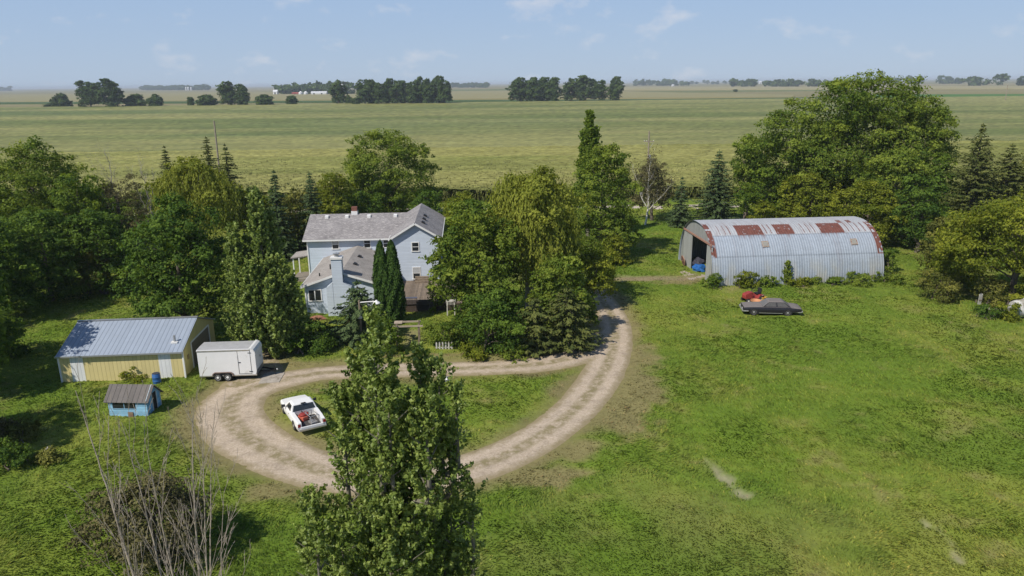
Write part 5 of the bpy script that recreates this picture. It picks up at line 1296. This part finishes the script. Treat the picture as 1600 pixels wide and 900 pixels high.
t.links.new(a.outputs['Color'], tr.inputs['Color']); t.links.new(b.outputs['BSDF'], mx.inputs[1]); t.links.new(tr.outputs['BSDF'], mx.inputs[2]); t.links.new(mx.outputs['Shader'], t.nodes['Material Output'].inputs['Surface'])
tag(link(bpy.data.objects.new('long_grass', np_mesh('long_grass', V, f, m, False, None, {'Col': cc}))), 'uneven long grass over the farmyard lawn', 'grass', kind='stuff')

# ---------------------------------------------------------------- gravel road beyond the yard
ry = G(1040, 323)[1]; rs = (G(1090, 322)[1] - G(1010, 323)[1]) / (G(1090, 322)[0] - G(1010, 323)[0])
def road_y(x): return ry + .025 * (x - 28)
m = plain('road_gravel', (.50, .43, .36), .95, var=.2, vscale=1.5)
mb = MB(); X = list(range(-420, 700, 20))
mb.loft([[(x, road_y(x) - 2.9, .03), (x, road_y(x), .11), (x, road_y(x) + 2.9, .03)] for x in X], closed=False, cap=False)
tag(mb.build('gravel_road', m), 'pale gravel road between farmyard and corn', 'road', kind='structure')
# ---------------------------------------------------------------- corn: one great field, the near rows standing plant by plant
CY0 = ry + 9; CY1 = G(700, 163)[1]
def corn_tone(x, y):
    n = fbm(x * .0045 + 3, y * .020, 91, 4); n2 = fbm(x * .02, y * .12, 95, 3)
    return sstep(.30, .66, n * .72 + n2 * .28)
def corn_h(x, y):
    h = 2.35 + .35 * (fbm(x * .05, y * .05, 99, 2) - .5) + .3 * (vn(x * 1.4, y * 2.6, 101) - .5)
    row = np.cos((y - .025 * x) * 2 * math.pi / .95) * .30
    return h + row
def corn_col(x, y):
    k = corn_tone(x, y)[:, None]
    a = np.array((.128, .152, .038))[None] * (1 - k) + np.array((.232, .228, .076))[None] * k
    # green low bands that run across the middle distance
    for px0, px1, py, w in ((380, 900, 202, 11), (0, 260, 178, 7), (300, 720, 216, 6), (900, 1000, 163, 5)):
        y0 = G(500, py - w)[1]; y1 = G(500, py + w)[1]; x0 = G(px0, py)[0]; x1 = G(px1, py)[0]
        g = np.clip(1 - np.abs((y - (y0 + y1) / 2 + 18 * (vn(x * .012, y * 0, 5) - .5)) / ((y0 - y1) / 2)), 0, 1) * sstep(x0 - 60, x0 + 60, x) * (1 - sstep(x1 - 60, x1 + 60, x))
        g = (np.clip(g * 1.6, 0, 1) * .26 * (.6 + .8 * vn(x * .02, y * .3, 8)))[:, None].clip(0, 1)
        a = a * (1 - g) + np.array((.058, .115, .036))[None] * g
    return a
ny_ = np.concatenate([np.arange(CY0, CY0 + 95, .24), CY0 + 95 + np.cumsum(np.linspace(.5, 9, 190))]); ny_ = ny_[ny_ < CY1]
cx_ = np.linspace(-1, 1, 420)
U, W = np.meshgrid(cx_, ny_); cyy = W.ravel(); cxx = (U * (W * .86 + 25)).ravel(); cyy = cyy + .025 * (cxx - 28)
ch = np.where(W.ravel() < CY0 + 95, corn_h(cxx, W.ravel()), 2.35)
cc = corn_col(cxx, W.ravel()); jit = .62 + .76 * vn(cxx * 2.1, W.ravel() * 4.0, 111); cc = cc * jit[:, None] * 1.06
nv = len(cxx); nr, nc = U.shape
ii = (np.arange(nr - 1)[:, None] * nc + np.arange(nc - 1)[None]).ravel()
faces = [np.column_stack([ii, ii + 1, ii + 1 + nc, ii + nc])]
verts = np.column_stack([cxx, cyy, ch])
# plants: upright leaf faces along the rows of the near part
NP = 150000
py_ = CY0 + (rng.random(NP) ** 1.35) * 120; row = np.round(py_ / .95) * .95 + rng.normal(0, .12, NP); pxx = (rng.random(NP) * 2 - 1) * (row * .80 + 15)
first = np.arange(9000); pxx[first] = (rng.random(9000) * 2 - 1) * 160; row[first] = CY0 - .2 - rng.random(9000) * .5
pyy = row + .025 * (pxx - 28); s = .55 + .5 * rng.random(NP); an = rng.random(NP) * 6.283; ct = np.cos(an); stt = np.sin(an)
z0 = np.where(np.arange(NP) < 9000, rng.random(NP) * 1.7, 1.75 + .3 * rng.random(NP)); z1 = z0 + .50 + .40 * rng.random(NP)
fd = 1 - ((py_ - CY0) / 125).clip(0, 1) ** 2; z1 = np.where(np.arange(NP) < 9000, z1, 1.9 + (z1 - 1.9) * (.35 + .65 * fd)); hw = .10 + .10 * rng.random(NP)
PV = np.stack([np.column_stack([pxx, pyy, z0]), np.column_stack([pxx + ct * hw + .15 * stt, pyy + stt * hw - .15 * ct, (z0 + z1) / 2 + .1]),
               np.column_stack([pxx + .32 * stt, pyy - .32 * ct, z1]), np.column_stack([pxx - ct * hw + .15 * stt, pyy - stt * hw - .15 * ct, (z0 + z1) / 2 + .1])], 1).reshape(-1, 3)
pc = corn_col(pxx, row) * (.60 + .50 * rng.random(NP))[:, None]
tas = (rng.random(NP) < .22)[:, None] & (np.arange(NP) >= 9000)[:, None]; pc = np.where(tas, pc * .6 + np.array((.085, .078, .034)), pc)
faces.append(nv + np.arange(NP)[:, None] * 4 + np.arange(4)[None])
m, t, b = new_mat('corn'); a = N(t, 'ShaderNodeAttribute', attribute_name='Col'); v = coords(t)
tx = mixc(t, 1.0, a.outputs['Color'], ramp(t, noise(t, coords(t, (.25, 1.6, .2)), 1.0, 6, .7), [(.25, .62), (.5, 1.0), (.75, 1.35)]), 'MULTIPLY')
tx = mixc(t, 1.0, tx, ramp(t, noise(t, coords(t, (.012, .16, .2)), 1.0, 7, .75), [(.28, .74), (.5, 1.0), (.74, 1.2)]), 'MULTIPLY')
t.links.new(tx, b.inputs['Base Color']); b.inputs['Roughness'].default_value = .7; b.inputs['Specular IOR Level'].default_value = .15
me = np_mesh('corn_field', np.vstack([verts, PV]), faces, m, False, None, {'Col': np.vstack([cc, np.repeat(pc, 4, 0)])})
tag(link(bpy.data.objects.new('corn_field', me)), 'tasselled corn rows filling the field behind the road', 'corn field', kind='stuff')
# strips of crop beyond it
def strip(name, label, px, col, z, col2):
    m, t, b = new_mat(name + '_crop'); n = noise(t, coords(t, (.004, .06, 1)), 1.0, 5, .65)
    t.links.new(ramp(t, n, [(.3, col), (.7, col2)]), b.inputs['Base Color']); b.inputs['Roughness'].default_value = .9; b.inputs['Specular IOR Level'].default_value = .1
    q = [G(*p) for p in px]
    mb = MB(); mb.prism(q, -.1, z, 'XY'); return tag(mb.build(name, m), label, 'field', kind='structure')
strip('ditch_bank', 'dark green grassy ditch behind the corn field', [(-500, 165.5), (1040, 158.2), (1440, 153.6), (2100, 147), (2100, 145.5), (1440, 151.5), (1040, 156.3), (-500, 163.2)], (.05, .09, .035), 1.2, (.08, .13, .045))
strip('ripening_field', 'tan ripening corn field beyond the far ditch', [(-700, 164.8), (1240, 153.6), (1240, 150.0), (900, 142.5), (300, 145), (-700, 157)], (.235, .220, .110), 1.8, (.285, .255, .130))
strip('bean_field', 'bright green bean field at far right', [(1330, 156.0), (2100, 153.5), (2100, 147), (1330, 149.8)], (.055, .14, .03), 1.6, (.085, .19, .045))
strip('pale_field', 'pale cut field under the horizon', [(940, 141.3), (1700, 139), (1700, 134.5), (940, 136.3)], (.33, .29, .16), 1.4, (.27, .25, .13))
# ---------------------------------------------------------------- planting: left of the house
broadleaf('big pale green tree standing highest at the left edge of the photo', 70, 405, 236, 210, 'mid', n=13, leaf=.19)
broadleaf('rounded green tree in the left thicket, left of the bare grey trees', 140, 420, 268, 110, 'green', n=9, leaf=.18)
broadleaf('dark low spreading tree at the left edge beside the yard', -25, 505, 335, 190, 'dark', n=12, leaf=.18)
broadleaf('dark bushy tree in front of the left thicket, over the shaded grass', 80, 470, 335, 160, 'dark', n=12, leaf=.17, zb=.02)
broadleaf('dark green tree right of the left thicket, behind the tan shrub', 165, 460, 325, 120, 'dark', n=9, leaf=.17, zb=.03)
shrub('tan green rounded shrub at the edge of the left thicket', 150, 462, 388, 72, 'olive')
broadleaf('shaded dark bush at the left edge, left of the yellow shed', 0, 560, 470, 90, 'dark', n=8, leaf=.15, zb=.0, name='shrub', cat='shrub', stems=3)
for i, (px, base, top, lab, sd) in enumerate(((180, 385, 232, 'tall leafless grey tree rising behind the left thicket', 11), (236, 380, 248, 'shorter leafless tree between the grey tree and the yellow willow', 12))):
    x, y, h, R = place(px, base, top, 60)
    bare_tree(lab, (x, y), [((0, 0, 0), (.4, .2, h), .13), ((.1, 0, h * .2), (-1.6, .4, h * .85), .09), ((0, 0, h * .25), (1.9, -.3, h * .8), .08)], BARK_PALE, seed=sd, spread=1.0)
broadleaf('grey brown brushy thicket under the leafless trees', 195, 395, 275, 120, 'brown', n=8, leaf=.11, zb=.0, name='shrub', cat='shrub', stems=4, dens=.5)
conifer('slim dark spruce standing alone above the left thicket', 273, 352, 228, 46, 'cedar', gap=.15)
conifer('tall dark pine behind the yellow willow, tallest conifer left of the house', 338, 350, 213, 66, 'cedar', name='pine_tree', gap=.22, jag=.5)
conifer('dark pine with a ragged top, right of the tallest pine', 366, 356, 224, 64, 'cedar', name='pine_tree', gap=.22, jag=.5)
conifer('small dark pine left of the tallest pine', 314, 352, 243, 40, 'cedar', name='pine_tree', gap=.2, jag=.4)
willow('yellow green weeping willow left of the house, behind the dark maple', 322, 412, 252, 165, 'willow', n_st=420, drop=.34)
broadleaf('large dark maple behind the yellow shed, left of the house', 296, 528, 312, 196, 'dark', n=13, leaf=.18, zb=.06)
x, y = G(425, 553)
h = at(428, 300, y)[2]
poplar('tall upright poplar beside the white trailer, left of the house', (x, y), [(0, 0, .6, h, 1.6), (-2.0, -.4, .8, h * .80, 1.25), (1.5, -.3, .8, h * .62, 1.3), (2.0, .6, .8, h * .46, 1.3), (-1.2, .9, .8, h * .72, 1.2), (-.6, -1.3, .5, h * .60, 1.2), (.8, -1.3, .4, h * .50, 1.1), (-2.3, .5, .4, h * .45, 1.1), (.5, 1.1, 1, h * .85, 1.2)], 'poplar', leaf=.12, per=22, cl=.45)
conifer('slender dark spruce behind the poplar, left of the house roof', 441, 405, 266, 52, 'spruce')
conifer('dark spruce rising just left of the house roof', 494, 398, 268, 58, 'spruce')
broadleaf('yellow green bush between the willow and the slender spruces', 405, 400, 292, 70, 'yellow', n=7, zb=0)
broadleaf('olive bush behind the left end of the house', 468, 395, 300, 60, 'olive', n=6, zb=0)
broadleaf('bright green young tree at the left foot of the round maple', 528, 372, 262, 76, 'yellow', n=7, zb=.02)
broadleaf('big round maple standing behind the house roof', 612, 348, 213, 162, 'mid', n=20, leaf=.19, zb=.08, tn=.1, dens=1.3)
broadleaf('dark green undergrowth behind the house ridge', 560, 362, 300, 90, 'dark', n=6, zb=0, name='shrub', cat='shrub', stems=3)
broadleaf('dark green bush between the round maple and the house gable', 668, 362, 292, 60, 'dark', n=6, zb=0, name='shrub', cat='shrub', stems=3)
# ---------------------------------------------------------------- right of the house
broadleaf('yellow green bush right of the house gable, before the corn', 725, 405, 300, 80, 'yellow', n=8, zb=0)
broadleaf('large green tree against the right side of the house', 746, 512, 318, 156, 'mid', n=14, leaf=.18, zb=.08)
willow('big drooping willow with yellowish crown, right of the house', 828, 484, 274, 215, 'willow', n_st=800, drop=.40)
broadleaf('leafy lower tree between the willow and the drive', 876, 524, 398, 112, 'mid', n=10, leaf=.16, zb=.05)
broadleaf('light green branch-hung tree leaning over the bend of the drive', 925, 478, 378, 100, 'yellow', n=8, leaf=.15, zb=.12, dens=.7)
broadleaf('full green tree behind the willow, below the pointed poplar', 940, 402, 225, 128, 'mid', n=15, leaf=.18, zb=.04, tn=.1)
x, y, h, R = place(918, 375, 177, 40)
poplar('narrow pointed poplar tip rising over the tree right of the willow', (x, y), [(0, 0, 5, h, 1.25), (.9, 0, 5, h * .88, .7), (-.7, .4, 5, h * .85, .7)], 'green', leaf=.17, per=20, cl=.55)
broadleaf('rounded olive bush beside the grass, right of the willow', 962, 414, 368, 56, 'yellow', n=6, leaf=.14, zb=0, name='shrub', cat='shrub', stems=3)
shrub('low green bush left of the rounded olive bush', 925, 420, 372, 50, 'mid')
conifer('dark sprawling cedar beside the drive under the leafy lower tree', 885, 545, 448, 120, 'cedar', name='cedar_tree', gap=.1, jag=.5, droop=.15)
conifer('dusky cedar at the corner of the yard, left of the sprawling cedar', 835, 548, 462, 90, 'cedar', name='cedar_tree', gap=.12, jag=.45, droop=.15)
broadleaf('dark green bush at the yard edge below the house tree', 770, 552, 455, 110, 'dark', n=9, leaf=.14, zb=0, name='shrub', cat='shrub', stems=3)
shrub('green shrub beside the deck, behind the white pickets', 700, 541, 500, 70, 'mid')
shrub('small leafy shrub growing at the corner of the deck', 684, 486, 436, 40, 'mid')
shrub('green shrub right of the deck archway', 735, 540, 480, 60, 'green')
shrub('leafy shrub left of the garden entry frame', 600, 552, 505, 56, 'green')
shrub('dark shrub bed between the poplar and the house wing', 498, 548, 505, 70, 'dark')
shrub('low dark bush beside the tall poplar trunk', 462, 553, 512, 50, 'dark')
shrub('yellow flowering weed clump beside the drive, below the pickets', 745, 560, 543, 46, 'yellow')
shrub('low weed clump along the drive right of the yellow flowering clump', 800, 556, 543, 50, 'mid')
conifer('blue green spruce in front of the house wing', 564, 534, 438, 112, 'spruce', jag=.3, dens=1.3)
xa, ya = G(601, 507); columnar('left column of the twin arborvitae by the house', (xa, ya, at(601, 378, ya)[2], .85))
xa, ya = G(618, 506); columnar('right column of the twin arborvitae by the house', (xa, ya, at(615, 377, ya)[2], .92))
for i, (px, base, top, w_) in enumerate(((15, 352, 300, 90), (95, 350, 296, 90), (165, 350, 305, 80), (240, 352, 300, 90), (300, 352, 302, 80), (385, 350, 300, 80), (440, 352, 302, 60), (500, 350, 300, 70), (545, 348, 298, 70))):
    broadleaf('scrubby bush in the hedge line before the road, left half', px, base, top, w_, ('mid', 'olive', 'dark')[i % 3], n=6, zb=0, name='shrub', cat='shrub', stems=3, group='scrub along the road, left half', leaf=.2)
for i, (px, base, top, w_) in enumerate(((1235, 345, 290, 90), (1300, 345, 290, 90), (1405, 350, 298, 80), (1470, 352, 300, 90), (1540, 355, 300, 90), (1600, 355, 298, 90))):
    broadleaf('scrubby bush in the hedge line before the road, behind the cottonwood', px, base, top, w_, ('mid', 'dark', 'olive')[i % 3], n=6, zb=0, name='shrub', cat='shrub', stems=3, group='scrub along the road, right half', leaf=.2)
# birch and the spruces by the road
x, y, h, R = place(1008, 352, 250, 60)
bare_tree('white trunked birch with thin brown crown beside the road', (x, y), [((0, 0, 0), (.6, .3, h), .17), ((.05, 0, h * .30), (-2.4, 0, h * .86), .10), ((.1, 0, h * .18), (3.8, -.6, h * .66), .09)], BARK_WHITE, 'birch_tree', seed=21, leaves=('brown', 2600, .55), wav=.4)
broadleaf('brownish dark tree behind the white birch', 1018, 345, 248, 72, 'brown', n=8, zb=.15, leaf=.17, dens=.8)
conifer('small thin spruce between the birch and the big spruce', 1062, 355, 276, 40, 'spruce', gap=.2)
conifer('large full spruce left of the arched metal shed roof', 1117, 348, 234, 74, 'spruce')
# ---------------------------------------------------------------- behind the arched shed
x, y, h, R = place(1318, 352, 126, 296)
k = R / 12.0
lob = [(0,0,h*.52,5.2*k,4.5*k,h*.28),(-7.5*k,0,h*.60,4.2*k,4*k,h*.20),(-9*k,1,h*.45,3.6*k,3.5*k,h*.20),(7*k,0,h*.60,4.2*k,4*k,h*.22),(9.5*k,1,h*.45,3.4*k,3.5*k,h*.2),(-3*k,-2,h*.82,4.2*k,4*k,h*.16),(3*k,-1,h*.86,4.4*k,4*k,h*.14),
       (-1*k,0,h*.90,3.4*k,3*k,h*.11),(6*k,1,h*.80,3.5*k,3*k,h*.14),(-5.5*k,1,h*.76,3.5*k,3*k,h*.12),(-10*k,-1,h*.66,2.6*k,2.5*k,h*.10),(9*k,-1,h*.70,2.4*k,2.5*k,h*.10),(3*k,-3.5*k,h*.5,4*k,3*k,h*.18),(-4*k,-3.5*k,h*.48,4*k,3*k,h*.18),(10.5*k,0,h*.58,2.2*k,2*k,h*.10),(-11.5*k,0,h*.52,2*k,2*k,h*.12)]
broadleaf('giant cottonwood towering behind the arched metal shed', 0, 0, 0, 0, 'mid', xyz=(x, y, h, R), lobes=lob, leaf=.23, zb=.2, bark=BARK, cl=.85, n_cl=2100, core=.58, bough=2.2)
broadleaf('small round topped tree at the left shoulder of the giant cottonwood', 1164, 345, 203, 64, 'green', n=7, zb=.35, leaf=.19)
broadleaf('dark green tree behind the shed, right of the large spruce', 1190, 352, 250, 100, 'green', n=9, leaf=.19, zb=.03)
broadleaf('low bright green tree just behind the shed roof', 1262, 362, 278, 110, 'yellow', n=9, leaf=.19, zb=.02)
broadleaf('bright green tree before the giant cottonwood, over the right half of the shed', 1385, 372, 235, 130, 'mid', n=11, leaf=.2, zb=.1)
broadleaf('yellow green low tree behind the right end of the shed', 1350, 385, 292, 120, 'yellow', n=9, leaf=.18, zb=.02)
broadleaf('dark tree right of the shed, in the gap before the cedars', 1432, 395, 272, 100, 'dark', n=9, leaf=.18, zb=.02)
broadleaf('dark green tree at the right shoulder of the giant cottonwood', 1450, 370, 232, 70, 'green', n=8, leaf=.2, zb=.1)
shrub('bright green bush behind the left part of the shed roof', 1195, 360, 315, 60, 'yellow', leaf=.16)
conifer('tall ragged cedar with a pointed top right of the giant cottonwood', 1506, 388, 194, 120, 'cedar', name='cedar_tree', gap=.05, jag=.4, droop=.1)
conifer('middle cedar of the right hand row, lower than its neighbours', 1555, 388, 225, 130, 'cedar', name='cedar_tree', gap=.05, jag=.4, droop=.1)
broadleaf('olive tree at the right edge of the photo behind the cedars', 1600, 385, 206, 90, 'olive', n=9, leaf=.2, zb=.05)
broadleaf('pale weedy tree between the shed and the right hand honeylocust', 1470, 440, 338, 90, 'olive', n=8, leaf=.16, zb=.0)
broadleaf('spreading yellow green tree at the right edge over the white junk', 1578, 478, 300, 230, 'yellow', n=14, leaf=.17, zb=.24, squash=.5)
broadleaf('rounded yellow green tree left of the spreading tree at the right edge', 1492, 458, 345, 100, 'yellow', n=9, leaf=.16, zb=.02, squash=.65)
shrub('low grey green bush reaching onto the lawn left of the white junk', 1470, 470, 428, 70, 'olive')
shrub('leafy sprig growing up in front of the white tank', 1578, 503, 476, 24, 'yellow')
shrub('dark low weeds below the white panel', 1545, 497, 483, 44, 'dark')
shrub('leafy bush at the right edge beyond the white tank', 1606, 486, 440, 60, 'yellow')
shrub('olive bush behind the white panel', 1545, 478, 440, 60, 'olive')
# ---------------------------------------------------------------- along the arched shed
shrub('bushy green weed against the left part of the shed wall', 1163, 449, 425, 38, 'yellow')
x, y = G(1228, 446)
poplar('young sapling against the middle of the shed wall', (x, y), [(0, 0, .2, at(1228, 410, y)[2], .5), (.3, 0, .2, 1.2, .45)], 'mid', leaf=.10, per=14, cl=.25, name='sapling')
shrub('low weeds at the foot of the shed wall, right of the bushy weed', 1196, 449, 437, 28, 'green')
shrub('low weeds beside the sapling at the shed wall', 1246, 447, 436, 34, 'yellow')
shrub('low round weeds at the shed wall, between sapling and large bush', 1268, 446, 438, 24, 'mid')
shrub('small dark weeds at the shed wall left of the large bush', 1305, 445, 436, 22, 'green')
shrub('large bush at the right part of the shed wall', 1342, 445, 428, 50, 'mid')
shrub('weedy bush at the right corner of the shed', 1382, 441, 424, 44, 'mid')
shrub('dark tall bush behind the right end of the shed', 1388, 428, 385, 36, 'dark')
shrub('tangle of weeds at the left corner of the shed', 1112, 452, 432, 26, 'green')
# ---------------------------------------------------------------- foreground
YP = 15.6; x, y = at(612, 900, YP)[0], YP; pop = []
for i, (px, pt, pb, hw) in enumerate(((590,478,760,36), (545,580,800,40), (655,550,790,27), (684,562,760,25), (712,602,750,20), (612,560,830,58), (522,625,830,40), (640,630,860,62), (736,744,930,17), (703,655,790,30),
                         (500,745,960,44), (560,690,960,62), (640,735,960,72), (702,790,960,46), (600,640,960,62), (670,600,780,46), (570,560,760,46), (476,835,1000,30), (735,850,1000,24), (610,780,1100,110), (540,765,1000,46), (575,800,1050,60), (515,830,1050,46), (690,830,1050,50))):
    xt, _, zt = at(px, pt, YP); zb_ = at(px, pb, YP)[2]; pop.append((xt - x, (-.75, .65, 0, .35, -.4)[i % 5] * (.2 if hw < 32 else 1), zb_, zt, hw * .0139))
poplar('tall foreground poplar standing before the loop drive', (x, y), pop, 'poplar', leaf=.052, per=42, cl=.29, dens=.47)
bx, by = -10.9, 20.0
def off(px, py, yy): q = at(px, py, yy); return (q[0] - bx, q[1] - by, q[2])
stems_ = [((-.4, 0, -.1), off(118, 610, 20.4), .15), ((-.2, .2, -.1), off(190, 660, 21.2), .12), ((0, -.3, -.1), off(226, 685, 19.6), .11), ((.5, 0, -.1), off(300, 640, 20.8), .14), ((.5, .3, -.1), off(330, 700, 21.4), .10), ((.7, -.2, -.1), off(350, 770, 20.0), .09), ((-.5, -.3, -.1), off(165, 740, 19.4), .09), ((.6, 0, -.1), off(316, 668, 20.2), .09)]
bare_tree('leafless many stemmed dead tree in the left foreground', (bx, by), [(a, b, r * .55) for a, b, r in stems_], BARK_DEAD, seed=31, spread=.42, skip=.54, depth_max=3, wav=.2)
bx2, by2 = G(250, 880)
broadleaf('dark leaved bush growing behind the dead foreground tree', 0, 0, 0, 0, 'brown', xyz=(bx2, by2, 4.6, 3.0), n=9, leaf=.10, zb=.0, name='shrub', cat='shrub', stems=4, dens=.9)
broadleaf('big shade tree standing off the left side of the shed', 0, 0, 0, 0, 'green', xyz=(-42.0, 50.5, 13.5, 5.4), n=11, leaf=.22, zb=.1)
broadleaf('second shade tree off the left side of the yard', 0, 0, 0, 0, 'green', xyz=(-38.5, 38.5, 12.0, 4.6), n=11, leaf=.22, zb=.1)
for px, base, top, w_, mt, lab in ((12, 735, 700, 60, 'dark', 'dark weed clump at the left edge of the lawn'), (40, 690, 664, 50, 'olive', 'yellowing weed clump on the lawn near the white stone'), (8, 690, 655, 40, 'brown', 'brownish tall weeds at the left edge of the lawn'), (80, 722, 708, 26, 'olive', 'small olive weed clump below the white stone'), (218, 592, 572, 34, 'yellow', 'yellow green weeds against the shed wall beside the blue barrel')):
    shrub(lab, px, base, top, w_, mt, name='weed_clump', leaf=.09)
# ---------------------------------------------------------------- trees far out on the plain
FT = {}
def far_proto(kind, i):
    key = (kind, i)
    if key in FT: return FT[key]
    rng_ = np.random.default_rng(900 + i * 7 + len(kind)); h, R = (24.0, 9.0) if kind == 'tall' else ((12.0, 7.0) if kind == 'round' else (9.0, 2.6))
    lb = make_lobes(rng_, R, h * (.05 if kind == 'tall' else .0), h, 14, R, .95, .05)
    V, tint = crown_from(lb, rng_, 330, 20, .75 if kind != 'small' else .5, 1.9 if kind != 'small' else .8, .4)
    me = np_mesh('far_crown', V, np.arange(len(V)).reshape(-1, 4), LM['far'], False, {'tint': np.repeat(tint, 4)})
    mb = MB(); mb.tube([(0, 0, -.5), (0, 0, h * .3), (.3, 0, h * .9)], [.55, .4, .08], 7)
    for l in lb[1:]: limb(mb, (0, 0, h * .12), l[:3], .25, .05, rng_, .05, 3, 5)
    tr_ = mb.build('trunk', BARK); tm = tr_.data; bpy.data.objects.remove(tr_)
    FT[key] = (me, tm, h, R); return FT[key]
def far_tree(px, base, top, width, kind, label, group=None, i=0, rz=0.0, dy=0.0):
    x, y = G(px, base); s = (y + dy) / y; x, y = x * s, y + dy
    z = at(px, top, y)[2]; w = at(px + width / 2, top, y)[0] - at(px - width / 2, top, y)[0]
    me, tm, h, R = far_proto(kind, i % 4)
    r = thing('field_tree', label, 'tree', (x, y, 0), rz, group)
    for nm, d in (('crown', me), ('trunk', tm)):
        o = link(bpy.data.objects.new(nm, d)); o.parent = r; o.scale = (w / 2 / R, w / 2 / R, z / h)
        if nm == 'trunk': o.scale = (w / 2 / R, w / 2 / R, z / h)
far = [(97,169,150,21,'round','small round tree farthest left on the field edge'),(78,169,162,14,'small','low bush left of the small round field tree'),(143,170,126,38,'tall','left half of the big twin tree on the field edge'),(173,170,127,40,'tall','right half of the big twin tree on the field edge'),
  (212,169,151,27,'round','left of two low field trees right of the big twin tree'),(243,169,152,22,'round','right of two low field trees right of the big twin tree'),(299,168,151,9,'small','tiny narrow field tree left of the broad spreading one'),
  (324,168,151,26,'round','low field tree touching the broad spreading one'),(357,167,129,32,'tall','broad spreading field tree, left crown'),(381,167,134,24,'tall','broad spreading field tree, right crown'),(414,167,151,24,'round','dome shaped field tree between the spreading tree and the belt'),
  (456,166,150,14,'small','tiny cone shaped field tree left of the belt'),(529,165,127,26,'tall','lone slender tree left of the long dark belt'),(546,165,150,10,'small','small bush right of the lone slender tree'),(557,166,152,11,'small','small bush at the left foot of the long dark belt'),
  (848,160,124,30,'tall','last tree at the right end of the short dark belt, before the gap'),(893,159,124,30,'tall','left tree of the three in the clump right of the gap'),(915,159,121,34,'tall','middle and tallest tree of the clump right of the gap'),(936,159,125,24,'tall','right tree of the clump right of the gap'),(961,159,123,26,'tall','pale lone tree standing at the right end of the clump')]
for i, (px, b_, t_, w_, k_, lab) in enumerate(far): far_tree(px, b_, t_, w_, k_, lab, None, i, i * 1.7)
for i in range(11): far_tree(571 + i * 12.4, 165.5 - .1 * i, 126 - (i > 6) * 4 + (i % 3) * 1.5, 25, 'tall', 'tree of the long dark belt on the field edge, left of centre', 'trees of the long field belt', i, i * 2.1, (i % 2) * 12)
for i in range(5): far_tree(808 + i * 14, 161, 124 + (i % 2) * 1.5, 27, 'tall', 'tree of the short dark belt on the field edge, in the centre', 'trees of the short field belt', i + 1, i * 1.3, (i % 2) * 9)
far_tree(1149, 143.5, 139.5, 6, 'small', 'tiny lone tree far out on the pale field', None, 2)
# woods at the horizon: nobody could count their trees
def far_wood(label, px0, px1, base, top, seed, taper=True):
    rng_ = np.random.default_rng(seed); x0, y0 = G(px0, base); x1, y1 = G(px1, base)
    hgt = at((px0 + px1) / 2, top, y0)[2]
    n = int(np.clip(abs(x1 - x0) / (hgt * .5), 8, 60)); V = []; T = []
    for i in range(n):
        f = (i + rng_.random()) / n; hh = hgt * rng_.uniform(.6, 1.0); R = hgt * .55
        lb = [(x0 + (x1 - x0) * f, y0 + (y1 - y0) * f + rng_.uniform(0, 80), hh * .55, R, R, hh * .47)]
        v_, t_ = crown_from(lb, rng_, 26, 12, hgt * .11, hgt * .20, .4); V.append(v_); T.append(t_)
    V = np.vstack(V); T = np.concatenate(T)
    me = np_mesh('distant_wood', V, np.arange(len(V)).reshape(-1, 4), LM['far'], False, {'tint': np.repeat(T, 4)})
    tag(link(bpy.data.objects.new('distant_wood', me)), label, 'wood', kind='stuff')
far_wood('hazy wood on the horizon left of the broad spreading field tree', 219, 322, 141, 133.5, 51)
far_wood('grove sheltering the far white farmstead', 428, 545, 148, 130, 52)
far_wood('hazy wood on the horizon between the two field belts', 700, 765, 137, 129.5, 53)
far_wood('hazy wood on the horizon right of the pale lone tree', 994, 1078, 134, 124, 54)
far_wood('long hazy wood on the horizon left of the giant cottonwood', 1140, 1290, 136, 124, 55)
far_wood('hazy wood on the horizon right of the giant cottonwood', 1405, 1520, 131, 119, 56)
far_wood('dark wood on the horizon at the right edge of the photo', 1526, 1700, 134, 116.5, 57)
far_wood('thin hazy wood on the horizon at the left edge of the photo', -100, 17, 142, 137, 58)
far_wood('thin hazy tree line on the horizon before the pale field', 1060, 1330, 131.5, 125.5, 59)
# ---------------------------------------------------------------- the air: one closed box of pale haze round camera and scene
HAZE = 0.00012
hz = MB().box(-24000, 24000, -500, 28000, -1.2, 36).build('haze', bpy.data.materials.new('haze_air'))
m = hz.data.materials[0]; m.use_nodes = True; t = m.node_tree; t.nodes.clear()
vo = N(t, 'ShaderNodeVolumePrincipled'); vo.inputs['Color'].default_value = (.80, .89, 1.0, 1); vo.inputs['Density'].default_value = HAZE; vo.inputs['Anisotropy'].default_value = -.05
ou = N(t, 'ShaderNodeOutputMaterial'); t.links.new(vo.outputs['Volume'], ou.inputs['Volume'])
tag(hz, 'thin pale summer haze over the plain', 'haze', kind='stuff')
